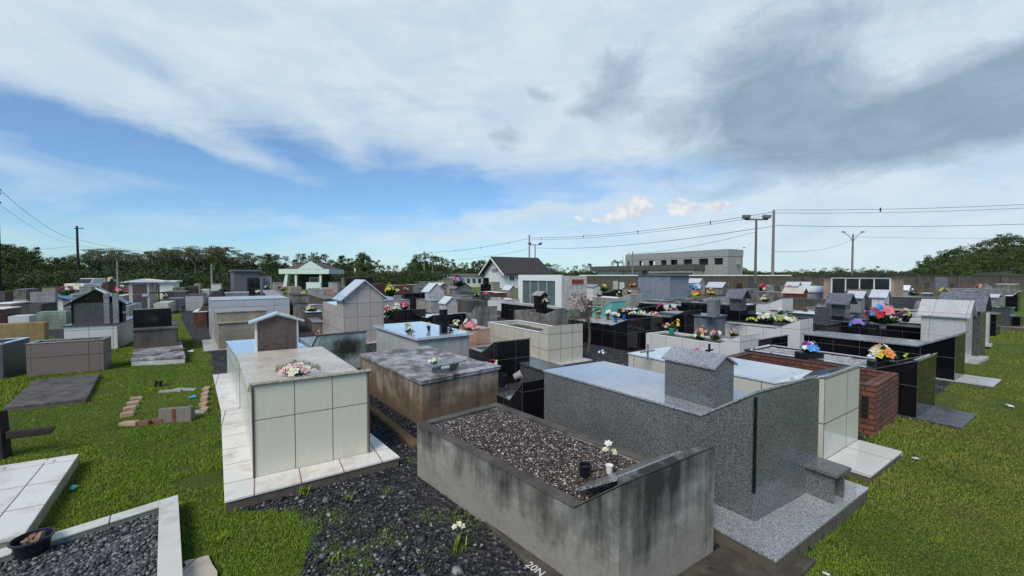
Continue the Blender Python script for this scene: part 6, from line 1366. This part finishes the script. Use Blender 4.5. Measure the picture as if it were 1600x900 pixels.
# weeds
def weed(label, px, py, h, n_=26, flower=None, z=0.0, m=None):
    p = P(px, py, z); r = thing('weed', label, 'plant', p, 0, 'weeds growing between the graves'); V_ = []; F_ = []
    for i in range(n_):
        a = rnd.uniform(0, 6.28); o = Vector((rnd.gauss(0, .02), rnd.gauss(0, .02), 0)); L = h*rnd.uniform(.5, 1.1); sp = rnd.uniform(.15, .8); d = Vector((math.cos(a)*sp, math.sin(a)*sp, 1)); e = Vector((-math.sin(a), math.cos(a), 0))*h*.035
        i0 = len(V_); V_ += [o-e, o+e, o+d*L*.6-e, o+d*L*.6+e, o+d*L*.8+Vector((math.cos(a), math.sin(a), -.1))*L*.3*sp]
        F_ += [(i0, i0+1, i0+3), (i0, i0+3, i0+2), (i0+2, i0+3, i0+4)]
    npmesh('leaves', np.array([tuple(v) for v in V_]), np.array(F_), m or GRASS, r)
    if flower:
        MB().tube([(0, 0, 0), (-.01, 0, h*1.0), (.0, 0, h*1.5)], .003, 5).build('stem', GREEN_L, r); V_ = []; F_ = []
        for dx_ in (-.02, .012, .03): blossom(V_, F_, Vector((dx_, 0, h*1.5+rnd.uniform(-.02, .01))), Vector((dx_*8, -.4, 1)), .022, rnd, 5)
        npmesh('blossoms', np.array([tuple(v) for v in V_]), np.array(F_), PET[flower], r)
weed('weed with a pale blossom growing on the footing of the pebble grave', 715, 862, .12, 26, 'cream')
weed('small grass tuft on the gravel near the ivory tiled ledge', 545, 782, .06, 40)
weed('tiny grass tuft in the middle of the dark gravel path', 600, 838, .05, 24); weed('grass tuft near the bottom edge on the dark gravel', 520, 880, .07, 34); weed('thin weed beside the mossy kerb', 640, 722, .06, 20)
weed('low weed against the pebble filled grave', 606, 770, .05, 26)
weed('grass tuft leaning at the front of the ivory ledge', 475, 772, .09, 40); weed('grass tuft at the left of the broken paving', 345, 850, .08, 40)
weed('brownish clump of dead weeds on the left lawn', 248, 604, .16, 60, m=leafm('dead_weeds', (.03, .04, .012), (.10, .08, .035)))
for i, (x_, y_) in enumerate(((1245, 880), (1275, 842), (1310, 812), (1340, 790), (1262, 862), (1292, 827))): weed(f'broad leaved weed along the granite ledge, number {["nearest the camera", "third", "fifth", "farthest", "second", "fourth"][i]} of the row'.replace('number ', ''), x_, y_, .07, 26, m=GREEN_L)
def litter(label, px, py, s, m, z=.02):
    p = P(px, py, z); r = thing('litter', label, 'litter', p, rnd.uniform(0, 3), 'litter on the lawn'); b = MB()
    b.hexa([(-s, -s*.6, 0), (s, -s*.5, 0), (s*.8, s*.6, 0), (-s*.9, s*.5, 0), (-s*.7, -s*.4, s*.3), (s*.8, -s*.3, s*.2), (s*.5, s*.5, s*.5), (-s*.6, s*.4, s*.25)]).build('scrap', m, r)
LW = plain('litter_white', (.6, .6, .56), .6); LB = plain('litter_blue', (.05, .25, .5), .5); LT = plain('litter_teal', (.05, .35, .28), .4)
litter('blue plastic scrap inside the brick outlined grave', 301, 620, .05, LB); litter('teal bottle cap on the lawn', 115, 762, .035, LT); litter('white scrap right of the old slab grave', 298, 549, .07, LW)
litter('white scrap on the right lawn before the cream grave ledge', 1403, 711, .05, LW); litter('flat white stone on the right lawn', 1577, 634, .05, LW)
litter('grey rubble near the right lawn edge', 1430, 716, .03, LW); litter('white scrap in the near right corner of the lawn', 1290, 896, .02, LW)

# ================================================================== SKY, SUN, CAMERA
w = bpy.data.worlds.new('World'); bpy.context.scene.world = w; w.use_nodes = True
n = N(w.node_tree); bgn = w.node_tree.nodes['Background']
SUN_EL, SUN_HD = R(46), R(203)
sky = n.new('ShaderNodeTexSky', sky_type='NISHITA'); sky.sun_disc = False; sky.sun_elevation = SUN_EL; sky.sun_rotation = SUN_HD; sky.air_density = 1.0; sky.dust_density = .4; sky.ozone_density = 1.0
tc = n.new('ShaderNodeTexCoord').outputs['Generated']; sx = n.new('ShaderNodeSeparateXYZ'); n.put(sx.inputs[0], tc); x, y, z = sx.outputs
az = n.math('ARCTAN2', x, y); el = n.math('ARCSINE', z)
# layer coordinates: where the view ray meets a high cloud layer
zz = n.math('MAXIMUM', n.math('ADD', z, .10), .03); cb = n.new('ShaderNodeCombineXYZ'); n.put(cb.inputs[0], n.math('DIVIDE', x, zz)); n.put(cb.inputs[1], n.math('DIVIDE', y, zz)); layer = cb.outputs[0]
ae = n.new('ShaderNodeCombineXYZ'); n.put(ae.inputs[0], az); n.put(ae.inputs[1], el); aev = ae.outputs[0]
wob = n.noise(aev, 3.2, 6, .6); wob2 = n.noise(n.vmath('ADD', aev, (7.3, 2.1, 0)), 3.2, 6, .6)
azw = n.math('ADD', az, n.math('MULTIPLY', n.math('SUBTRACT', wob, .5), .20)); elw = n.math('ADD', el, n.math('MULTIPLY', n.math('SUBTRACT', wob2, .5), .09))
def ang(px, py):
    r_ = ray(px, py); l = math.sqrt(sum(c*c for c in r_)); return math.atan2(r_[0], r_[1]), math.asin(r_[2]/l)
def blob(px, py, wx, wy, rot=0, k=1.0, A_=None, B_=None):
    a0, e0_ = ang(px, py); sx_, sy_ = wx/F*.75, wy/F*.8; c_, s_ = math.cos(R(rot)), math.sin(R(rot))
    da = n.math('SUBTRACT', A_ or azw, a0); de = n.math('SUBTRACT', B_ or elw, e0_)
    u_ = n.math('ADD', n.math('MULTIPLY', da, c_/sx_), n.math('MULTIPLY', de, s_/sx_)); v_ = n.math('ADD', n.math('MULTIPLY', da, -s_/sy_), n.math('MULTIPLY', de, c_/sy_))
    q = n.math('ADD', n.math('MULTIPLY', u_, u_), n.math('MULTIPLY', v_, v_))
    return n.math('MULTIPLY', n.math('EXPONENT', n.math('MULTIPLY', q, -1)), k)
def total(lst):
    o = lst[0]
    for q in lst[1:]: o = n.math('ADD', o, q)
    return o
white = total([blob(40, 30, 330, 85, -4, 1.0), blob(450, 30, 420, 95, -3, 1.3), blob(800, 90, 300, 140, -4, 1.4), blob(1150, 40, 420, 150, 0, 1.2), blob(1500, 40, 300, 110, 0, 1.0),
               blob(60, 100, 190, 55, -4, .7), blob(370, 232, 170, 20, -17, .75), blob(640, 205, 150, 24, -4, .65), blob(500, 180, 90, 16, -30, .4), blob(950, 225, 240, 45, 6, .9), blob(1400, 300, 360, 110, 4, 1.0), blob(1150, 375, 420, 50, 0, .7), blob(100, 255, 180, 30, 0, .35), blob(250, 150, 110, 22, -6, .3),
               blob(680, 372, 110, 9, 3, .8), blob(850, 335, 150, 12, 6, .85), blob(205, 88, 90, 20, -14, -.7), blob(60, 165, 180, 22, 0, -.4), blob(650, 290, 300, 34, 3, -.3), blob(1020, 270, 230, 22, -3, -.4), blob(620, 140, 110, 16, -12, -.55), blob(330, 175, 160, 26, -10, -.45), blob(150, 200, 260, 40, 0, -.45), blob(480, 300, 420, 50, 0, -.3), blob(720, 170, 90, 12, -8, -.4), blob(800, 360, 900, 60, 0, .18), blob(400, 250, 700, 130, 0, .10)])
fil = n.noise(n.scale(aev, (3.0, 9.0, 1)), 1.6, 9, .62, .6); big = n.noise(layer, .9, 8, .6, .4)
wm = n.math('ADD', white, n.math('MULTIPLY', n.math('SUBTRACT', fil, .5), 1.1)); wm = n.math('ADD', wm, n.math('MULTIPLY', n.math('SUBTRACT', big, .5), .3))
wm = n.math('MULTIPLY', wm, .7, clamp=True); wm = n.ramp(wm, [(0, .10), (.12, .30), (.40, .72), (.85, 1)])
grey = total([blob(950, 125, 60, 45, 20, .55), blob(850, 146, 32, 13, -10, .55), blob(1180, 140, 150, 85, 8, 1.0), blob(1250, 185, 110, 40, 5, .6), blob(1480, 180, 230, 45, 10, 1.1), blob(1590, 140, 140, 45, 14, .9), blob(785, 215, 50, 22, 0, .5), blob(900, 175, 90, 14, 0, .3), blob(330, 215, 120, 12, -14, .25), blob(1400, 8, 200, 22, -6, .2)])
gm = n.math('ADD', grey, n.math('MULTIPLY', n.math('SUBTRACT', n.noise(n.scale(aev, (1, 1.6, 1)), 5.5, 9, .72, .8), .5), 1.3)); gm = n.ramp(n.math('MULTIPLY', gm, .75, clamp=True), [(.12, 0), (.34, .5), (.66, 1)])
wx_ = n.math('ADD', az, n.math('MULTIPLY', n.math('SUBTRACT', n.noise(aev, 22, 5, .6), .5), .05)); wy_ = n.math('ADD', el, n.math('MULTIPLY', n.math('SUBTRACT', n.noise(n.vmath('ADD', aev, (3.1, 4.1, 0)), 22, 5, .6), .5), .05))
cum = total([blob(x_, y_, a, b_, r_, k_, wx_, wy_) for x_, y_, a, b_, r_, k_ in ((975, 333, 42, 13, 10, 1.5), (992, 320, 22, 15, 35, 1.4), (1068, 324, 26, 12, 0, 1.4), (1127, 323, 24, 9, 5, 1.2), (905, 343, 10, 6, 0, 1), (925, 340, 12, 5, 0, .8))])
cum = n.math('ADD', cum, n.math('MULTIPLY', n.math('SUBTRACT', n.noise(aev, 50, 6, .65), .5), .6)); cm = n.ramp(cum, [(.30, 0), (.60, .8), (1, 1)])
SK = n.mix(1, sky.outputs[0], SKYTINT, 'MULTIPLY')
c = n.mix(n.math('MULTIPLY', wm, .92), SK, n.mix(n.ramp(n.math('ADD', n.math('MULTIPLY', fil, .6), n.math('MULTIPLY', n.noise(n.scale(aev, (2, 5, 1)), 3.2, 8, .62, .5), .4)), [(.38, 0), (.62, 1)]), CLOUDB, CLOUDA)); c = n.mix(n.math('MULTIPLY', gm, .92), c, n.mix(n.ramp(n.noise(n.scale(aev, (1, 2.2, 1)), 9, 8, .65, .5), [(.35, 0), (.65, 1)]), CLOUDG, (2.9, 3.8, 5.0))); c = n.mix(n.math('MULTIPLY', cm, .8), c, n.mix(n.ramp(n.noise(aev, 45, 4), [(.4, 0), (.6, 1)]), (6.0, 6.2, 6.8), CLOUDC))
n.put(bgn.inputs['Color'], c); bgn.inputs['Strength'].default_value = SKYS
sd = bpy.data.lights.new('sun', 'SUN'); sd.energy = SUNE; sd.angle = R(28); sd.color = (1, .93, .82); so = bpy.data.objects.new('sun', sd); C.objects.link(so)
dv = Vector((math.sin(SUN_HD)*math.cos(SUN_EL), math.cos(SUN_HD)*math.cos(SUN_EL), math.sin(SUN_EL))); so.rotation_euler = dv.to_track_quat('Z', 'Y').to_euler()
cd = bpy.data.cameras.new('camera'); cd.sensor_width = 36; cd.lens = F/1600*36; cd.clip_end = 4000; cd.clip_start = .05; co = bpy.data.objects.new('camera', cd); C.objects.link(co)
co.location = (0, 0, H); co.rotation_euler = (R(90)-PITCH, 0, 0); sc_ = bpy.context.scene; sc_.camera = co
sc_.view_settings.view_transform = 'Standard'; sc_.view_settings.look = 'None'; sc_.view_settings.gamma = 1; sc_.view_settings.exposure = EXPO
sc_.render.engine = 'CYCLES'
